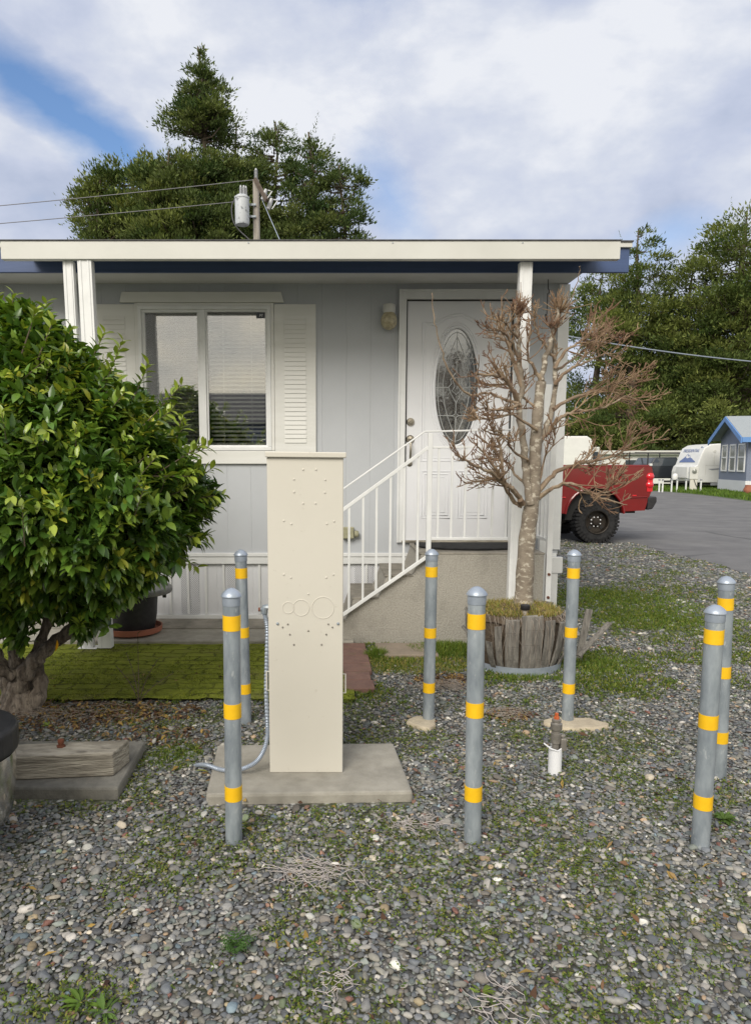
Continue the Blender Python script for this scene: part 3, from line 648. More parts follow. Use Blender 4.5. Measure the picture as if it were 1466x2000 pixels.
# ================================================================ STEPS, MAT, RAILING
SY = 5.40
step = thing('concrete_steps', (1.0, SY, 0), 'rough stucco concrete steps rising to the front door landing', 'steps')
prof = [(1.66, 0), (1.66, .715), (.715, .715), (.655, .545), (.453, .54), (.393, .37), (.198, .365), (.138, .19), (-.055, .185), (-.105, 0)]
MB().prism(prof[::-1], SY, WY - .03).build('stair_block', M['stucco'], step, bevel=.012)
mb = MB()
for (xa, xb, z) in ((.70, 1.665, .715), (.44, .66, .541), (.185, .40, .366), (-.068, .14, .186)):
    mb.box(xa - .004, xb, SY - .003, WY - .032, z - .012, z + .004)
for i in range(0): pass
mb.build('tread', M['tread'], step, bevel=.01)
mx, my = 1.17, 5.66
mp = [(mx + .44 * math.cos(t), 5.78 + .26 * math.sin(t)) for t in [math.pi + math.pi * i / 24 for i in range(25)]] + [(mx + .44, 5.98), (mx - .44, 5.98)]
dm = MB().slab(mp, .722, .736).build('doormat', M['rubber'], bevel=.004)
tag(dm, 'half-round black rubber doormat curling on the concrete landing', 'doormat')
# railing
ry = SY - .035
rail = thing('stair_railing', (.78, ry, .72), 'white painted metal railing along the front of the concrete steps', 'railing')
def RP(x, y, Y=None): return P(x, y, Y or ry)
tL = RP(596, 1007); a, b, c = RP(680, 950), RP(829, 843), RP(1000, 839)
MB().bar(tL, b, .035, .012).bar(b, c, .035, .012).build('handrail', M['white'], rail, bevel=.003)
m0, m1 = RP(836, 874), RP(676, 991); sl_ = (m1 - m0) / (m1.x - m0.x); mE = m0 + sl_ * (RP(600, 990).x - m0.x)
b0, b1 = RP(838, 1084), RP(676, 1196); sb = (b1 - b0) / (b1.x - b0.x); bE = b0 + sb * (RP(622, 1200).x - b0.x)
MB().bar(mE, m0, .025, .025).bar(m0 + Vector((.02, 0, 0)), RP(1000, 872), .025, .016).build('middle_rail', M['white'], rail, bevel=.002)
MB().bar(bE, b0, .025, .025).bar(RP(838, 1052), RP(1002, 1052), .025, .02).build('bottom_rail', M['white'], rail, bevel=.002)
def zon(p0, s, x): return p0.z + s.z * (x - p0.x)
for px in (655, 628, 681.5, 708.7, 734.7, 761.6, 788, 815):
    x = RP(px, 1050).x
    MB().box(x - .0085, x + .0085, ry - .0085, ry + .0085, zon(b0, sb, x), zon(m0, sl_, x)).build('baluster', M['white'], rail, bevel=.002)
for px in (855.5, 881.5, 908, 935, 961.5, 989):
    x = RP(px, 960).x
    MB().box(x - .0085, x + .0085, ry - .0085, ry + .0085, RP(900, 1052).z, RP(900, 872).z).build('baluster', M['white'], rail, bevel=.002)
x = RP(838, 960).x
MB().box(x - .018, x + .018, ry - .018, ry + .018, RP(838, 1110).z, RP(838, 846).z).build('rail_post', M['white'], rail, bevel=.003)
# right-hand railing, seen end on
r2 = thing('side_railing', (1.70, 5.42, .2), 'white metal railing bolted to the right side of the concrete landing, seen end on', 'railing')
bx = 1.68
MB().box(bx, bx + .042, 5.41, 5.45, .33, 1.66).build('rail_post', M['white'], r2, bevel=.003)
MB().box(bx, bx + .03, 5.45, WY - .12, 1.62, 1.65).build('handrail', M['white'], r2, bevel=.003)
MB().box(bx, bx + .02, 5.45, WY - .12, .80, .825).build('bottom_rail', M['white'], r2, bevel=.002)
for k in range(6):
    y = 5.52 + k * .09
    MB().box(bx + .002, bx + .018, y, y + .016, .82, 1.62).build('baluster', M['white'], r2)
for z in (.37, .55):
    MB().tube([(bx + .021, 5.41, z), (bx + .021, 5.40, z)], .011, 8).build('bolt', M['rust'], r2)

# ================================================================ UTILITY CABINET ON ITS PAD
BY = 2.99
pad = MB().slab([G(402, 1572, .0).xy, G(806, 1566, .0).xy, G(768, 1452, .04).xy, G(425, 1456, .04).xy], -.03, .045).build('concrete_pad', M['concrete'], bevel=.012)
tag(pad, 'flat concrete pad set in the gravel under the beige cabinet', 'concrete pad')
bl_, br_ = P(527, 1508, BY).x, P(669, 1508, BY).x; bz = P(600, 893, BY).z
cab = thing('utility_cabinet', ((bl_ + br_) / 2, BY, .045), 'tall beige metal utility cabinet standing on the concrete pad in front of the steps', 'utility cabinet')
MB().box(bl_, br_, BY, BY + .26, .045, bz).build('body', M['beige'], cab, bevel=.004, seg=3)
MB().hexa([(bl_ - .006, BY - .014, bz + .0), (br_ + .012, BY - .014, bz - .003), (br_ + .012, BY + .27, bz - .003), (bl_ - .006, BY + .27, bz + .0), (bl_ - .006, BY - .014, bz + .024), (br_ + .012, BY - .014, bz + .020), (br_ + .012, BY + .27, bz + .020), (bl_ - .006, BY + .27, bz + .024)]).build('lid', M['beige'], cab, bevel=.004, seg=3)
riv = [(592, 917), (617, 917), (574, 936), (635, 937), (574, 961), (634, 962), (592, 983), (616, 983), (554, 1017), (569, 1023), (638, 1023), (652, 1018), (554, 1122), (568, 1128), (637, 1128), (651, 1122), (602, 1160), (552, 1225), (562, 1219), (566, 1239), (602, 1232), (637, 1239), (641, 1219), (649, 1225), (574, 1259), (628, 1259)]
for i, (x, y) in enumerate(riv):
    p = P(x, y, BY)
    MB().lathe([(.0042, 0), (.0038, -.0026), (.0015, -.0036)], (p.x, BY - .0003, p.z), 8, 'Y').build('rivet', M['beige'] if y < 1200 else M['valve'], cab, smooth=True)
for x, y in ((542, 1218), (660, 1218)):
    p = P(x, y, BY); MB().lathe([(.0065, 0), (.0055, -.004), (.002, -.0055)], (p.x, BY - .0003, p.z), 10, 'Y').build('screw', M['galv'], cab, smooth=True)
for x, y, r in ((563, 1187, 11), (588, 1187, 15.5), (630.5, 1187, 21)):
    p = P(x, y, BY); rr = r / 1387 * 3.1
    MB().tube([(p.x + rr * math.cos(t), BY - .0003, p.z + rr * math.sin(t)) for t in [2 * math.pi * k / 40 for k in range(40)]], .0019, 6, closed=True).build('knockout', M['beige'], cab)
for xs, zz in ((br_, P(673, 1340, BY).z), (bl_, P(527, 1335, BY).z)):
    s = 1 if xs == br_ else -1
    MB().tube([(xs, BY + .03, zz - .04), (xs + s * .012, BY + .03, zz - .04), (xs + s * .012, BY + .03, zz + .045), (xs, BY + .03, zz + .045)], .0035, 6).build('side_handle', M['beige'], cab)
p = P(524, 1190, BY + .05)
MB().tube([(bl_, BY + .05, p.z + .01), (bl_ - .018, BY + .05, p.z + .01), (bl_ - .022, BY + .05, p.z - .02)], [.014, .015, .014], 10).tube([(bl_ - .02, BY + .05, p.z + .0), (bl_ - .04, BY + .045, p.z)], .008, 8).build('conduit_fitting', M['galv'], cab, smooth=True)
MB().tube([(bl_ - .038, BY + .045, p.z), (bl_ - .046, BY + .045, p.z)], .009, 8).build('rusty_screw', M['rust'], cab)
cp = [(bl_ - .02, BY + .05, p.z - .02)]
for x, y, Yd in ((522, 1230, 3.04), (521, 1290, 3.04), (520, 1350, 3.04), (522, 1410, 3.03), (522, 1440, 3.02), (514, 1468, 3.0), (500, 1488, 2.98), (478, 1500, 2.96)):
    cp.append(tuple(P(x, y, Yd)))
cp += [tuple(G(455, 1505, .06)), tuple(G(430, 1503, .055)), tuple(G(405, 1495, .05)), tuple(G(388, 1494, .02)), tuple(G(380, 1497, -.01))]
# smooth the cable and corrugate it
def catmull(pts, k=12):
    pts = [Vector(q) for q in pts]; q = [pts[0]] + pts + [pts[-1]]; out = []
    for i in range(1, len(q) - 2):
        for j in range(k):
            t = j / k; a, b, c_, d = q[i - 1], q[i], q[i + 1], q[i + 2]
            out.append(.5 * ((2 * b) + (c_ - a) * t + (2 * a - 5 * b + 4 * c_ - d) * t * t + (3 * b - a - 3 * c_ + d) * t ** 3))
    return out + [pts[-1]]
cpts = catmull(cp, 26)
tag(MB().tube(cpts, [.0105 if i % 3 else .0078 for i in range(len(cpts))], 8).build('flexible_conduit', M['galvcap'], smooth=True), 'ribbed grey flexible metal conduit hanging down the cabinet side and into the gravel', 'conduit')

# ================================================================ BOLLARDS
def bollard_proto():
    t = thing('bollard', (0, 0, 0), 'x', 'bollard', 'yellow-banded bollards around the cabinet'); r = .0312
    MB().lathe([(r, -.05), (r, .905)], n=28).build('post', M['galv'], t, smooth=True)
    MB().lathe([(r + .0015, .882), (r + .002, .886), (r + .002, .912), (r + .0062, .914), (r + .0062, .917), (.031, .927), (.024, .934), (.014, .941), (.003, .944)], n=32).build('cap', M['galvcap'], t, smooth=True)
    for z in (.160, .473, .792):
        MB().lathe([(r + .0002, z), (r + .0012, z), (r + .0012, z + .054), (r + .0002, z + .054)], n=28, cap=False).build('reflective_band', M['yellow'], t, smooth=True)
    return t
bp = bollard_proto()
BL = [(457, 1643, 452, 1148, 0, 'galvanised bollard with yellow bands, foreground, just left of the beige cabinet', None),
      (922, 1643, 931, 1145, 0, 'galvanised bollard with yellow bands, foreground centre, right of the concrete pad', None),
      (1366, 1654, 1397, 1181, 0, 'galvanised bollard with yellow bands at the right edge, the nearer of the overlapping pair', None),
      (1402, 1517, 1418, 1125, 0, 'galvanised bollard with yellow bands half hidden behind the nearer right-edge bollard', None),
      (480, 1412, 470, 1073, 0, 'galvanised bollard with yellow bands rising behind the front left bollard, by the mossy patio', None),
      (836, 1410, 843, 1072, 1, 'galvanised bollard with yellow bands in front of the concrete steps, pale footing at its base', None),
      (1107, 1412, 1121, 1073, 1, 'galvanised bollard with yellow bands in front of the barrel planter, behind the white riser pipe', None)]
for i, (xb, yb, xt, yt, foot, lab, _) in enumerate(BL):
    o = bp if i == 0 else copy_tree(bp)
    o['label'] = lab
    b = G(xb, yb); T = P(xt, yt, b.y); h = T.z / .944; o.location = b
    
    for ch in o.children:
        ch.rotation_euler.z = i * 1.9 + (.7 if ch.name.startswith('post') else 0)
        if ch.name.startswith('reflective_band'): ch.location.z += rnd.uniform(-.006, .006)
    o.scale = (1.0, 1.0, h); o.rotation_euler = (0, math.atan2(T.x - b.x, T.z), rnd.uniform(0, 6.28) if False else 0)
    if foot:
        m = MB(); k = 14; ring = []
        c0 = b + Vector((-.035 if i == 5 else .03, -.05, 0))
        for q in range(k):
            t = 2 * math.pi * q / k; rr = rnd.uniform(.75, 1.15)
            ring.append((c0.x + rr * (.085 if i == 5 else .16) * math.cos(t), c0.y + rr * .10 * math.sin(t)))
        m.slab(ring, -.02, .022)
        f = m.build('footing', M['limebag'], None, bevel=.012); f.parent = o
        f.matrix_parent_inverse = Matrix.Identity(4); 
        for v in f.data.vertices: v.co = v.co - b
#@@PART3
# ================================================================ RISER PIPE
g = G(1082, 1510); rp = thing('riser_pipe', g, 'short white plastic pipe with grey valve and orange plug, standing in gravel', 'pipe')
ax, ay = g.x, g.y
MB().lathe([(.03, -.05), (.03, .118), (.026, .118), (.026, .0)], (ax, ay, 0), 24).build('white_sleeve', M['pvc'], rp, smooth=True)
MB().lathe([(.016, .0), (.016, .10), (.022, .105), (.023, .15), (.019, .152), (.019, .165), (.024, .167), (.026, .172), (.026, .195), (.02, .198), (.018, .202), (.021, .205), (.021, .214), (.013, .217)], (ax, ay, .04), 12).build('valve_body', M['valve'], rp, smooth=True)
MB().lathe([(.013, .0), (.012, .012), (.009, .014), (.0085, .028), (.003, .03)], (ax, ay, .255), 6).build('plug', M['orange'], rp)
MB().box(ax + .018, ax + .045, ay - .02, ay + .012, .11, .17).tube([(ax + .03, ay, .17), (ax + .03, ay, .185)], .014, 8).build('side_lever', M['valve'], rp, bevel=.006)
MB().tube([(ax + .03, ay - .01, .125), (ax, ay - .032, .118), (ax - .03, ay - .03, .128), (ax - .06, ay - .02, .15)], .0035, 6).build('white_tie', M['pvc'], rp, smooth=True)

# ================================================================ BARREL PLANTER
pcx, pcy = 1.315, 4.86
pl = thing('barrel_planter', (pcx, pcy, 0), 'rotting half-barrel planter of grey staves in a steel hoop, holding the bare tree', 'planter')
MB().lathe([(.305, .0), (.307, .055), (.303, .055), (.30, .0)], (pcx, pcy, 0), 48).build('hoop', M['galvcap'], pl, smooth=True)
def stave(a, w, h, lean, r0=.288, m=None):
    # a: angle around the barrel (0 = towards the camera), w: width, lean: outward slope
    ca, sa = math.sin(a), -math.cos(a)
    o = Vector((pcx + ca * r0, pcy + sa * r0, .012)); out = Vector((ca, sa, 0)); tn = Vector((-sa, ca, 0)); u = (Vector((0, 0, 1)) + out * lean).normalized()
    mm = m or MB(); nz = 4; t = .014
    prev = None
    for k in range(nz + 1):
        f = k / nz; belly = .016 * math.sin(math.pi * f); c = o + u * (h * f) + out * belly; ww = w * (.94 + .1 * f)
        ring = [c - tn * ww / 2 - out * t, c + tn * ww / 2 - out * t, c + tn * ww / 2, c - tn * ww / 2]
        if k == nz: ring = [q + Vector((0, 0, rnd.uniform(-.008, .008))) for q in ring]
        if prev: mm.hexa(prev + ring)
        prev = ring
    return mm
a = -1.62
front = [(-1.15, .06, .33, .32), (-.74, .042, .24, .42), (-.585, .045, .335, .26), (-.33, .088, .375, .13), (.0, .098, .405, .10), (.225, .044, .40, .09), (.43, .072, .37, .16), (.66, .05, .36, .24), (.98, .06, .35, .36), (1.3, .06, .33, .35)]
for i, (an, ww, h, ln) in enumerate(front):
    stave(an + rnd.uniform(-.01, .01), ww, h, ln).build('stave', M['stave'], pl, bevel=.003)
an = 1.6
while an < 2 * math.pi - 1.35:
    ww = rnd.uniform(.06, .1); stave(an, ww, rnd.uniform(.33, .40), rnd.uniform(.1, .2)).build('stave', M['stave'], pl, bevel=.003); an += ww / .29 + .03
nr = 14; vs = []; fs = []
for i in range(nr):
    for k in range(36):
        t = 2 * math.pi * k / 36; r = .31 * i / (nr - 1)
        vs.append((pcx + r * math.cos(t), pcy + r * math.sin(t), .375 + .045 * (1 - (r / .31) ** 2) + rnd.uniform(-.01, .01) - (.03 if i == nr - 1 else 0)))
for i in range(nr - 1):
    for k in range(36): l = (k + 1) % 36; fs.append((i * 36 + k, i * 36 + l, (i + 1) * 36 + l, (i + 1) * 36 + k))
MB().add(vs, fs).lathe([(.27, .02), (.30, .36)], (pcx, pcy, 0), 30, cap=False).build('soil', M['soil'], pl, smooth=True)
def loose(name, p0, p1, w, th, lab, cat='wood stave'):
    return tag(MB().bar(p0, p1, w, th).build(name, M['stave'], bevel=.003), lab, cat)
loose('loose_stave', P(1128, 1281, 4.75) * 1, P(1190, 1216, 4.85), .045, .014, 'long loose stave leaning out to the right of the barrel planter')
loose('loose_stave', P(938, 1262, 4.62), P(902, 1222, 4.66), .05, .014, 'short broken stave leaning out to the left of the barrel planter')
loose('loose_stave', P(935, 1240, 4.78), P(908, 1186, 4.82), .04, .012, 'upright splintered stave at the upper left rim of the barrel planter')
loose('loose_stave', P(1128, 1290, 4.95), P(1150, 1190, 5.0), .05, .014, 'upright weathered stave at the upper right rim of the barrel planter')
sp_ = P(1025, 1186, 4.62)
sl2 = thing('solar_stake_light', (sp_.x, sp_.y, .36), 'small round black stake light standing in the barrel planter before the trunk', 'garden light')
MB().lathe([(.028, -.016), (.031, -.012), (.031, .014), (.027, .018), (.002, .019)], (sp_.x, sp_.y, sp_.z), 24).build('cap', M['black'], sl2, smooth=True)
MB().box(sp_.x - .014, sp_.x + .014, sp_.y - .014, sp_.y + .014, sp_.z + .0192, sp_.z + .0205).build('solar_cell', M['glassdark'], sl2)
MB().lathe([(.016, -.07), (.02, -.016)], (sp_.x, sp_.y, sp_.z), 12).build('lens', M['deadtwig'], sl2, smooth=True)

# ================================================================ BARE TREE
TY = 4.90
tree = thing('bare_tree', (P(1022, 1172, TY).x, TY, .38), 'bare pollarded tree with red-brown twigs growing out of the barrel planter', 'tree')
def pl3(pts, dy):     # photo-measured branch line, given depth offsets along it
    n = len(pts); out = []
    for i, q in enumerate(pts):
        f = i / (n - 1); out.append(P(q[0], q[1], TY + dy[0] + (dy[1] - dy[0]) * f))
    return out
def taper(n, a, b): return [a + (b - a) * (i / (n - 1)) ** .8 for i in range(n)]
trk = MB()
tp = catmull(pl3([(1021, 1185), (1024, 1130), (1028, 1060), (1034, 1010), (1040, 965), (1043, 915), (1046, 860), (1050, 800), (1056, 745)], (0, 0)), 6)
trk.tube(tp, [.066 - .034 * (i / (len(tp) - 1)) + .0025 * math.sin(i * 1.1) + (.014 if i < 2 else 0) for i in range(len(tp))], 14)
trunk_o = None
mains = [  # points, depth start/end, r0, r1
 ([(1036, 985), (1028, 940), (1024, 890), (1018, 840), (1012, 795), (1019, 755), (1013, 700), (1011, 640), (1014, 612)], (-.03, .02), .031, .013),
 ([(1056, 745), (1063, 705), (1078, 655), (1088, 600)], (0, .05), .023, .012),
 ([(1047, 880), (1066, 835), (1080, 790), (1084, 725), (1080, 665), (1098, 600)], (0, .12), .024, .012),
 ([(1013, 795), (1003, 765), (985, 742), (966, 734), (930, 728)], (-.02, -.25), .022, .006),
 ([(1019, 755), (1000, 700), (990, 668), (965, 655)], (0, .1), .018, .006),
 ([(1015, 790), (1000, 785), (975, 776), (952, 768), (919, 771), (898, 757), (876, 725), (860, 682), (850, 630), (843, 572)], (-.03, -.4), .012, .0028),
 ([(1020, 985), (1005, 962), (985, 944), (965, 926), (929, 910), (888, 888)], (-.04, -.4), .022, .005),
 ([(1018, 988), (1000, 975), (975, 935), (950, 938), (905, 942)], (-.02, -.15), .018, .005),
 ([(990, 950), (960, 905), (940, 880), (930, 866)], (-.2, -.35), .012, .004),
 ([(1045, 972), (1068, 940), (1098, 915), (1150, 901), (1200, 890), (1235, 860), (1262, 828)], (-.02, .3), .022, .003),
 ([(1046, 978), (1075, 955), (1105, 944), (1133, 952), (1183, 976), (1224, 986)], (0, -.35), .018, .003),
 ([(1100, 945), (1150, 965), (1200, 955), (1237, 935)], (-.1, -.4), .009, .0025),
 ([(1056, 860), (1090, 820), (1120, 805), (1180, 795), (1220, 775), (1250, 781)], (0, .1), .016, .003),
 ([(1080, 800), (1110, 780), (1160, 765), (1200, 750), (1239, 745)], (.02, .35), .015, .003),
 ([(1083, 750), (1110, 722), (1140, 710), (1180, 690), (1199, 698)], (.03, -.1), .014, .003),
 ([(1082, 720), (1100, 690), (1125, 672), (1150, 655), (1171, 636)], (.05, .2), .014, .003),
 ([(1082, 700), (1060, 670), (1048, 650), (1040, 610)], (.05, -.05), .012, .004),
 ([(1056, 745), (1040, 715), (1030, 690), (1035, 640)], (0, -.1), .015, .005),
 ([(1048, 840), (1000, 812), (960, 818), (925, 812)], (-.05, -.35), .011, .003),
 ([(1052, 800), (1010, 770), (975, 752), (940, 757)], (-.03, .3), .010, .003),
 ([(1050, 960), (1062, 900), (1080, 870), (1085, 835)], (0, -.15), .008, .003),
 ([(980, 925), (978, 885), (974, 862), (975, 842)], (-.2, -.22), .012, .006),
 ([(1030, 900), (1000, 880), (985, 850), (960, 840)], (-.05, -.3), .010, .003),
 ([(1012, 790), (985, 800), (950, 800), (920, 790)], (-.05, -.45), .011, .003),
 ([(1013, 700), (995, 665), (975, 645), (950, 640)], (-.02, -.3), .011, .003),
 ([(1010, 660), (990, 635), (975, 625)], (.0, -.2), .009, .003),
 ([(1084, 725), (1120, 700), (1150, 675), (1165, 650)], (.1, .4), .010, .003),
 ([(1040, 960), (1010, 930), (990, 905), (960, 895), (915, 900)], (-.02, .25), .012, .003),
 ([(1090, 640), (1110, 600), (1128, 540), (1132, 520)], (.05, -.05), .005, .002)]
def twigs(m, line, r0, r1, dens, lmax, depth=0):
    n = len(line)
    L = sum((line[i + 1] - line[i]).length for i in range(n - 1)); k = max(2, int(L * dens))
    for _ in range(k):
        f = rnd.uniform(.22 if depth == 0 else .12, 1.0) ** .8; i = min(n - 2, int(f * (n - 1))); p = line[i].lerp(line[i + 1], f * (n - 1) - i)
        d = (line[i + 1] - line[i]).normalized()
        side = Vector((rnd.gauss(0, 1), rnd.gauss(0, 1), rnd.gauss(.25, .8))).normalized()
        nd = (d * rnd.uniform(.5, 1.1) + side * rnd.uniform(.6, 1.0)).normalized()
        # the crown's right side was never clipped: longer shoots sweep to the right
        ex = 1.5 if p.x > P(1090, 800, TY).x else 1.0
        ln = rnd.uniform(.35, 1) * lmax * (1.15 - .5 * f) * (ex if depth == 0 else 1)
        pts = [p]; q = p.copy()
        ns = 4
        for s in range(ns):
            nd = (nd + Vector((rnd.gauss(0, .13) + (.08 if ex > 1 else 0), rnd.gauss(0, .13), rnd.gauss(.09, .11)))).normalized(); q = q + nd * ln / ns; pts.append(q.copy())
        ra = max(.0031, (r0 + (r1 - r0) * f) * .40); rb = .0015
        m.tube(pts, [ra + (rb - ra) * j / ns + (.0007 if j % 2 else 0) for j in range(ns + 1)], 5)
        if depth < 2 and ln > .05: twigs(m, pts, ra, rb, 21 if depth == 0 else 12, ln * .62, depth + 1)
for i, (pts, dy, r0, r1) in enumerate(mains):
    ln = catmull(pl3(pts, dy), 5)
    for q in ln[1:-1]: q += Vector((rnd.gauss(0, .004), rnd.gauss(0, .006), rnd.gauss(0, .004)))
    rr = taper(len(ln), r0, r1); rr = [q * (1 + .07 * math.sin(j * 1.3 + i)) for j, q in enumerate(rr)]
    if i < 3:
        trk.tube(ln, rr, 10)
        m = MB(); m.tube(ln[len(ln) // 3:], [q * .6 for q in rr[len(ln) // 3:]], 6); twigs(m, ln[len(ln) // 3:], r0 * .6, r1 * .6, 18, .19); m.build('branch', M['twig'], tree, smooth=True, recalc=False)
    else:
        br = MB().tube(ln, rr, 8).build('branch', M['limb'], tree, smooth=True, recalc=False); m = MB()
        if i == 5: pass
        elif i == len(mains) - 1: pass
        else: twigs(m, ln, r0, r1, 36 if pts[-1][0] < 1100 else (14 if pts[-1][1] > 925 else 27), .24 if pts[-1][0] < 1100 else .24)
        if m.v: m.build('twigs', M['twig'], br, smooth=True, recalc=False)
# knuckled pollard heads
for hx_, hy_, dd, nn in ((1013, 612, .02, 55), (1092, 606, .07, 60), (1075, 640, 0, 25)):
    c = P(hx_, hy_, TY + dd); m = MB(); m.ball(c, .022 if nn > 40 else .008, 8, 6, (1.2, 1, .8))
    for _ in range(nn):
        d = Vector((rnd.gauss(0, .7), rnd.gauss(0, .7), rnd.gauss(.55, .6))).normalized(); l = rnd.uniform(.035, .11) * (1.9 if rnd.random() < .10 else 1)
        q = c + d * .02; a_ = q + d * l * .5 + Vector((0, 0, .01)); b_ = q + d * l + Vector((rnd.gauss(0, .01), 0, .03))
        m.tube([q, a_, b_], [.0038, .0028, .0016], 5)
        if rnd.random() < .5: m.tube([a_, a_ + (d + Vector((rnd.gauss(0, 1), rnd.gauss(0, 1), .6))).normalized() * l * .4], [.0028, .0018], 4)
    m.build('pollard_head', M['twig'], tree, smooth=True, recalc=False)
trk.build('trunk', M['treebark'], tree, smooth=True, recalc=False)

# ================================================================ foliage tools
def rand_dirs(n):
    d = rng.normal(size=(n, 3)); return d / np.linalg.norm(d, axis=1)[:, None]
def unit(a): return a / np.maximum(np.linalg.norm(a, axis=1), 1e-9)[:, None]
def leaves(name, pos, dirn, L, W, col, m, parent=None, fold=.25, curl=.25, rows=4, up=None):
    """real leaf blades: 3 points across, rows along, folded on the midrib and curled"""
    n = len(pos); dirn = unit(dirn); u = (np.tile([0, 0, 1.0], (n, 1)) if up is None else up) + rng.normal(size=(n, 3)) * .35
    s = unit(np.cross(dirn, u)); nr_ = unit(np.cross(s, dirn)); L = np.broadcast_to(L, n)[:, None]; W = np.broadcast_to(W, n)[:, None]
    prof = {4: [.10, .85, .9, .0], 5: [.12, .75, 1.0, .7, 0.0], 3: [.15, 1.0, 0]}[rows]; ts = np.linspace(0, 1, rows)
    V = np.zeros((n, rows, 3, 3)); Cc = np.zeros((n, rows, 3, 3))
    for r, (t, wd) in enumerate(zip(ts, prof)):
        c = pos + dirn * L * t - nr_ * L * curl * t * t
        for k, sd_ in enumerate((-1, 0, 1)):
            V[:, r, k] = c + s * W * .5 * wd * sd_ + nr_ * (W * .5 * wd * fold * abs(sd_)) * 1.0
            Cc[:, r, k] = col * (1.12 if k == 1 else 1.0)
    V = V.reshape(-1, 3); Cc = Cc.reshape(-1, 3); f = []
    for r in range(rows - 1):
        for k in range(2): f.append([r * 3 + k, r * 3 + k + 1, (r + 1) * 3 + k + 1, (r + 1) * 3 + k])
    Fc = (np.arange(n)[:, None, None] * rows * 3 + np.array(f)[None]).reshape(-1, 4)
    return np_mesh(name, V, Fc, m, parent, Cc, smooth=True)
def quads(name, pos, dirn, L, W, col, m, parent=None, up=(0, 0, 1), jit=.8):
    """small diamond sprays"""
    n = len(pos); dirn = unit(dirn); s = unit(np.cross(dirn, np.array(up) + rng.normal(size=(n, 3)) * jit)); L = np.broadcast_to(L, n)[:, None]; W = np.broadcast_to(W, n)[:, None]
    V = np.stack([pos, pos + dirn * L * .45 + s * W * .5, pos + dirn * L, pos + dirn * L * .45 - s * W * .5], 1).reshape(-1, 3)
    Fc = np.arange(n * 4).reshape(-1, 4)
    return np_mesh(name, V, Fc, m, parent, np.repeat(col, 4, 0))

# ================================================================ SHRUB
shy = 3.9; sg = G(42, 1385); cx_, cz_ = -1.625, 1.27
shrub = thing('camellia_shrub', sg, 'large rounded evergreen shrub with glossy dark leaves on twisted stems, left of the window', 'shrub')
ctr = np.array([cx_, shy, cz_]); rad = np.array([.93, .92, .86])
OUT = [(608, 30), (640, 58), (700, 118), (770, 188), (850, 255), (910, 288), (975, 320), (1045, 302), (1090, 278), (1120, 232), (1155, 182), (1195, 112)]
oz_t = [P(65, y, shy).z for y, _ in OUT][::-1]; or_t = [r / F * 4.02 for _, r in OUT][::-1]
def crown_pt(n, r0=.86, r1=1.0):
    zg = np.linspace(oz_t[0], oz_t[-1], 300); rg = np.interp(zg, oz_t, or_t); w_ = rg + .12; w_ = w_ / w_.sum(); z = rng.choice(zg, n, p=w_)
    a_ = rng.uniform(0, 6.283, n); f = rng.uniform(r0, r1, n); rz = np.interp(z, oz_t, or_t)
    lump = 1 + .07 * np.sin(a_ * 4 + z * 5) + .06 * np.sin(a_ * 9 + z * 11) + .04 * np.sin(a_ * 17 - z * 19); z = z + np.clip(1.1 - z, 0, 1) * .16 * np.sin(a_ * 6 + 1.3)
    d = np.c_[np.cos(a_), np.sin(a_), (z - 1.2) / .85]; d = d / np.linalg.norm(d, axis=1)[:, None]
    return np.c_[cx_ + rz * f * lump * np.cos(a_), shy + rz * f * lump * np.sin(a_) * .97, z + rng.normal(0, .02, n)], d
npnt = 5200
tip, d = crown_pt(npnt, .84, 1.02)
tt_, d_t = crown_pt(500, .1, .9); tt_[:, 2] = np.interp(np.hypot(tt_[:, 0] - cx_, tt_[:, 1] - shy), or_t[::-1][:7], oz_t[::-1][:7]) - rng.uniform(0, .06, 500); tip = np.r_[tip, tt_]; d = np.r_[d, np.c_[d_t[:, :2] * .4, np.ones(500)]]
tip2, d2 = crown_pt(1500, .45, .82)
tips = np.r_[tip, tip2]; dd_ = np.r_[d, d2]
keep = tips[:, 1] < 5.3; tips = tips[keep]; dd_ = dd_[keep]
pp, dr, cc, LL = [], [], [], []
G_dark = np.array([[.045, .095, .015], [.070, .140, .020], [.105, .185, .026], [.15, .23, .034], [.055, .115, .018]])
for i in range(len(tips)):
    k = rnd.randint(6, 10); tdir = unit((dd_[i] + np.array([0, 0, .75]) + rng.normal(size=3) * .45)[None])[0]
    fresh = rnd.random() < (.16 + .30 * max(0, dd_[i][2]))
    base = G_dark[rnd.randrange(5)]
    if fresh: base = np.array([.22, .30, .035]) if rnd.random() < .7 else np.array([.36, .38, .05])
    for j in range(k):
        ang = j * 2.4 + rnd.random(); off = unit(np.cross(tdir, [math.cos(ang), math.sin(ang), .3])[None])[0]
        pp.append(tips[i] - tdir * .05 * (1 - j / k) + off * .006); dr.append(tdir * (.35 + .5 * j / k) + off * .9)
        mixv = 1.0 if not fresh or j > k * .5 else .45
        cc.append((base * mixv + G_dark[1] * (1 - mixv)) * rnd.uniform(.75, 1.3)); LL.append(rnd.uniform(.058, .094) * (.8 if fresh else 1))
